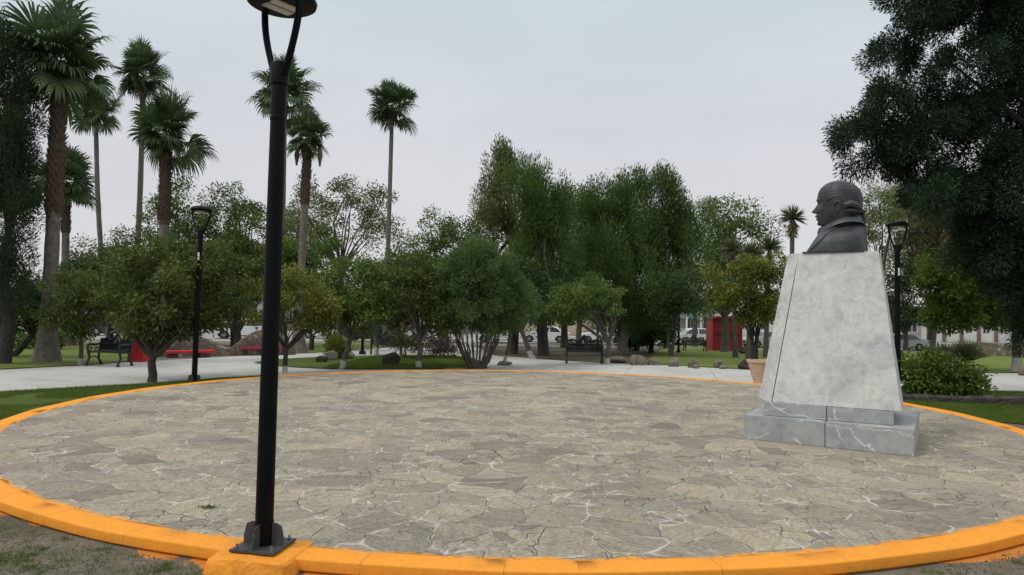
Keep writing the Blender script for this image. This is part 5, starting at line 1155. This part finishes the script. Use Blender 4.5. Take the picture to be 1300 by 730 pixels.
# right side
tree('background_tree', 'pale green loose tree behind the bust', (1118, 446), [(1112, 262, 26, 30), (1098, 300, 24, 34), (1130, 280, 26, 36), (1120, 330, 40, 34), (1092, 345, 20, 34), (1130, 250, 20, 20)], 'fine', 'locust', 'bark', .24, 370, nl=26, group=G2, fill=.9)
tree('drooping_tree', 'olive brown drooping tree behind the right lamp post', (1181, 446), [(1165, 265, 34, 34), (1190, 250, 40, 36), (1160, 305, 26, 36), (1192, 310, 36, 44), (1225, 280, 46, 50)], 'hang', 'olive', 'bark', .33, 370, nl=22, group=G2, fill=.95)
tree('dark_tree', 'dark bushy tree low behind the right lamp post', (1150, 447), [(1150, 380, 34, 34), (1165, 345, 28, 28), (1128, 400, 20, 24), (1172, 405, 20, 16)], 'broad', 'dark', 'bark', .2, 425, nl=12, group=G1)
tree('bright_tree', 'bright yellow green layered tree under the big dark conifer at the right', (1289, 472), [(1215, 368, 40, 24), (1250, 345, 44, 28), (1292, 350, 40, 36), (1240, 385, 44, 22), (1285, 395, 40, 24), (1200, 392, 24, 16), (1325, 370, 36, 44), (1215, 405, 30, 12), (1262, 408, 24, 10), (1190, 350, 24, 30)], 'spray', 'bright', 'bark', .16, 415, nl=22, group=G2, white=1)
tree('big_conifer', 'huge dark conifer with drooping boughs filling the upper right corner', (1368, 520), [(1148, 20, 46, 26, -.6), (1195, 8, 44, 30, 0), (1250, 20, 50, 50, .5), (1300, 40, 60, 70, 0), (1140, 66, 36, 22, .3), (1120, 130, 34, 24, -.3), (1102, 168, 38, 28, .2), (1126, 192, 40, 26, .4), (1160, 175, 40, 34, -.2), (1178, 128, 32, 26, .2), (1210, 90, 42, 28, -.4), (1178, 205, 34, 26, .3), (1225, 150, 44, 42, 0), (1275, 130, 50, 60, .4), (1240, 215, 44, 48, .3), (1290, 220, 44, 60, 0), (1212, 250, 30, 36, .1), (1268, 285, 44, 46, .5), (1310, 300, 40, 50, 0), (1350, 160, 60, 120, 0), (1370, -60, 110, 90, 0), (1230, -50, 90, 60, 0), (1300, 345, 34, 44, .4), (1335, 400, 36, 60, .2), (1182, 240, 30, 22, .2), (1250, 320, 26, 26, .6), (1139, 262, 13, 17, -1.2)], 'cyp', 'cypress', 'darkbark', .34, 330, nl=5, Y=17.0, fill=1.15, depth=.8, lsc=.85)
# ------------------------------------------------------------------ SHRUBS AND HEDGE
def shrub(label, base, lobes, style, leaf, group='shrubs in the park beds', lsc=1.0, fill=1.2, name='shrub', stem=.02, Y=None):
    b = G(*base) if Y is None else Vector((atY(base[0], base[1], Y).x, Y, zg(0, Y))); Y = b.y; s = Y/FPX; t = empty(name, b, label, 'shrub', group); Lw = []
    for lb in lobes:
        c = atY(lb[0], lb[1], Y)-b; Lw.append(((c.x, c.y+(lb[4] if len(lb) > 4 else 0), c.z), (lb[2]*s, lb[2]*s*.6+.15, lb[3]*s)))
    o, cents = make_crown('leaves', t, Lw, style, MAT[leaf], fill, lsc=lsc*max(.8, min(1.8, Y/26)))
    mb = MB(); limbs(mb, None, (0, 0, .02), cents, 18, stem*2.5); mb.build('stems', MAT['bark'], t)
    return t
shrub('glossy bright green bush with a rounded top right of the pedestal', (1196, 502), [(1170, 470, 28, 24), (1196, 466, 32, 22), (1218, 476, 20, 22), (1160, 486, 26, 16), (1195, 488, 36, 14), (1220, 489, 18, 12)], 'broad', 'hedge', lsc=1.25, fill=1.9, Y=17.6)
shrub('purple brown shrub behind the tree with the whitewashed trunk', (548, 455), [(545, 438, 30, 16), (568, 442, 18, 12)], 'fine', 'purple')
shrub('yellow green spiky shrub right of the dark boulder', (514, 456), [(512, 440, 15, 15)], 'lance', 'sword')
shrub('small leafy plant growing beside the island rock pile', (428, 456), [(427, 442, 10, 11)], 'lance', 'yellowish')
shrub('low dark shrub behind the left end of the stone seat wall', (185, 442), [(190, 424, 20, 12)], 'broad', 'dark')
for px, py, r, Y, lab in ((1226, 447, 30, 33, 'spiky grey green grass like shrub behind the leafy bush, right one of two'), (1200, 443, 24, 34, 'spiky grey green grass like shrub behind the leafy bush, left one of two')):
    b = Vector((atY(px, 460, Y).x, Y, zg(0, Y))); t = empty('sword_leaf_shrub', b, lab, 'shrub', 'spiky shrubs'); rosette(t, (0, 0, .15), r*Y/FPX, 900, MAT['sword'], .75, .045)
# climber lump on the far left between trunks
shrub('low dark hedge by the street at the far left', (30, 443), [(20, 428, 30, 9), (-20, 428, 30, 10), (64, 432, 22, 8)], 'broad', 'green')

# ------------------------------------------------------------------ GRASS, LITTER
def inpoly(x, y, poly):
    c = np.zeros(len(x), bool); n = len(poly)
    for i in range(n):
        x1, y1 = poly[i]; x2, y2 = poly[(i+1) % n]
        cond = ((y1 > y) != (y2 > y)) & (x < (x2-x1)*(y-y1)/(y2-y1+1e-12)+x1); c ^= cond
    return c
def vnoise(x, y, s, seed):
    r = np.random.default_rng(seed); g = r.random((256, 256)); u = (x*s) % 255; v = (y*s) % 255; i, j = u.astype(int), v.astype(int); fu, fv = u-i, v-j; fu = fu*fu*(3-2*fu); fv = fv*fv*(3-2*fv)
    return (g[i, j]*(1-fu)+g[i+1, j]*fu)*(1-fv)+(g[i, j+1]*(1-fu)+g[i+1, j+1]*fu)*fv
def grass(name, x, y, z, h, w, material, label):
    n = len(x); C = np.stack([x, y, z], 1); D = RNG.normal(0, .45, (n, 3)); D[:, 2] = 1; D /= np.linalg.norm(D, axis=1, keepdims=True)
    V, F = leaves(C, D, h*RNG.uniform(.5, 1.4, n), np.full(n, w), tri=True); tag(link(name, npmesh(name, V, F), MAT[material]), label, 'grass', kind='stuff')
def outside(x, y, pad=.06): return (x-PC.x)**2+(y-PC.y)**2 > (PR+pad)**2
zgv = np.vectorize(lambda y: zg(0, y))
# strip between kerb and path, left
fl = smoothline(gp((-260, 521), (-60, 504), (0, 498.5), (110, 492), (200, 487), (262, 482), (330, 478))) + arc(PR+.05, -42, -112, 50) + [(-16, 10.2)]
xs = RNG.uniform(-26, -2, 900000); yv = RNG.uniform(9, 23, 900000); k = inpoly(xs, yv, fl) & (vnoise(xs, yv, 1.4, 1) > .18); xs, yv = xs[k], yv[k]
k = RNG.random(len(xs)) < np.clip(1.5-np.abs(xs+9)/14, .25, 1); xs, yv = xs[k], yv[k]
grass('lawn_grass', xs, yv, zgv(yv)+.015, .05, .008, 'grassblade', 'short green grass on the strip between the kerb and the left path')
xs = RNG.uniform(-6, 0, 160000)*1.0; yv = RNG.uniform(20, 32, 160000); k = inpoly(xs, yv, isle); grass('island_grass', xs[k], yv[k], zgv(yv[k])+.025, .06, .012, 'grassblade', 'short green grass on the lawn island behind the circle')
fr_ = arc(PR+.05, 47, 88, 40) + gp((1500, 560), (1500, 498.5), (1330, 499), (1250, 497.5), (1190, 495.5), (1145, 494.3))
xs = RNG.uniform(5, 20, 500000); yv = RNG.uniform(11, 20, 500000); k = inpoly(xs, yv, fr_) & (vnoise(xs, yv, 1.2, 4) > .2); grass('right_strip_grass', xs[k], yv[k], zgv(yv[k])+.015, .05, .009, 'grassblade', 'short grass between the kerb and the dark garden wall at the right')
# patches in the bare soil at the near side
xs = RNG.uniform(-6.5, 6.5, 900000); yv = RNG.uniform(3.6, 10.5, 900000)
cx_ = RNG.uniform(-6.5, 6.5, 5000); cy_ = RNG.uniform(3.8, 9.5, 5000); v = vnoise(cx_+40, cy_+11, 1.1, 2)*.65+vnoise(cx_+9, cy_+3, 4.3, 3)*.35
kk = RNG.random(5000) < np.clip((v-.50)*3.2, .015, 1); cx_, cy_ = cx_[kk], cy_[kk]
ex_ = np.concatenate([RNG.normal(-3.75, .22, 46), RNG.normal(-2.55, .12, 16), cx_]); ey_ = np.concatenate([RNG.normal(5.45, .12, 46), RNG.normal(5.25, .07, 16), cy_])
cnt = RNG.integers(12, 70, len(ex_)); ii = np.repeat(np.arange(len(ex_)), cnt); rd = RNG.uniform(.015, .07, len(ex_))[ii]
xs = ex_[ii]+RNG.normal(0, 1, len(ii))*rd; yv = ey_[ii]+RNG.normal(0, 1, len(ii))*rd; k = outside(xs, yv)
k &= np.hypot(xs-LB.x, yv-LB.y) > .38
grass('near_grass', xs[k], yv[k], np.full(k.sum(), -.094), .028, .0045, 'grassblade', 'sparse tufts of green grass in the bare soil in front of the kerb')
xs = RNG.uniform(-6.5, 6.5, 200000); yv = RNG.uniform(3.8, 10.5, 200000); k = outside(xs, yv, .08) & (RNG.random(len(xs)) < .3) & (np.hypot(xs-LB.x, yv-LB.y) > .34)
n = k.sum(); D = unit(n); D[:, 2] *= .15; D /= np.linalg.norm(D, axis=1, keepdims=True)
V, F = leaves(np.stack([xs[k], yv[k], np.full(n, -.089)], 1), D, RNG.uniform(.01, .05, n), RNG.uniform(.003, .012, n)); tag(link('leaf_litter', npmesh('leaf_litter', V, F), MAT['deadfrond']), 'dry straw and leaf bits scattered on the bare soil by the kerb', 'litter', kind='stuff')
nP = 2600; xs = RNG.uniform(-6.5, 6.5, nP*4); yv = RNG.uniform(4.2, 8.5, nP*4); k = outside(xs, yv, .05) & (np.hypot(xs-LB.x, yv-LB.y) > .4); xs, yv = xs[k][:nP], yv[k][:nP]
ov = np.array([(1, 0, 0), (-1, 0, 0), (0, 1, 0), (0, -1, 0), (0, 0, 1), (0, 0, -1)], float); of = np.array([(0, 2, 4), (2, 1, 4), (1, 3, 4), (3, 0, 4), (2, 0, 5), (1, 2, 5), (3, 1, 5), (0, 3, 5)])
sz = RNG.uniform(.003, .012, (len(xs), 1, 3))*np.array([1.2, 1, .6]); P_ = ov[None]*sz*RNG.uniform(.7, 1.2, (len(xs), 6, 1)) + np.stack([xs, yv, np.full(len(xs), -.092)], 1)[:, None]
tag(link('pebbles', npmesh('pebbles', P_.reshape(-1, 3), (of[None]+np.arange(len(xs))[:, None, None]*6).reshape(-1, 3)), MAT['rock']), 'small pebbles and crumbs scattered on the soil by the kerb', 'pebbles', kind='stuff')
n = 90; a_ = RNG.uniform(0, 6.283, n); r_ = (PR-.5)*RNG.random(n)**.5; D = unit(n); D[:, 2] = np.abs(D[:, 2])*.2; D /= np.linalg.norm(D, axis=1, keepdims=True)
V, F = leaves(np.stack([PC.x+r_*np.cos(a_), PC.y+r_*np.sin(a_), np.full(n, .006)], 1), D, RNG.uniform(.02, .06, n), RNG.uniform(.01, .025, n)); tag(link('fallen_leaves', npmesh('fallen_leaves', V, F), MAT['deadfrond']), 'few dry fallen leaves scattered over the stone paving', 'leaves', kind='stuff')
# small weed on the paving and a few dry twigs
wd = atZ(264, 645, .004); n = 160; C = np.array(wd)[None]+RNG.normal(0, 1, (n, 3))*np.array([.045, .02, 0]); D = RNG.normal(0, .5, (n, 3)); D[:, 2] = .8; D /= np.linalg.norm(D, axis=1, keepdims=True)
V, F = leaves(C, D, RNG.uniform(.015, .04, n), np.full(n, .006)); tag(link('weed', npmesh('weed', V, F), MAT['grassblade']), 'small green weed growing from a paving joint left of the near lamp post', 'weed')
mb = MB()
a = atZ(870, 581, .012); mb.tube([a+Vector((-.16, .02, 0)), a+Vector((-.05, .03, .012)), a+Vector((.05, .0, .01)), a+Vector((.16, .06, .0))], [.006, .008, .007, .004], 6); mb.tube([a+Vector((.03, 0, .01)), a+Vector((.09, -.04, .01))], [.005, .003], 5)
tag(mb.build('twig', MAT['palebark'], smooth=True), 'dry pale twig lying on the paving left of the pedestal', 'twig')

print('LEAVES', TOT[0])
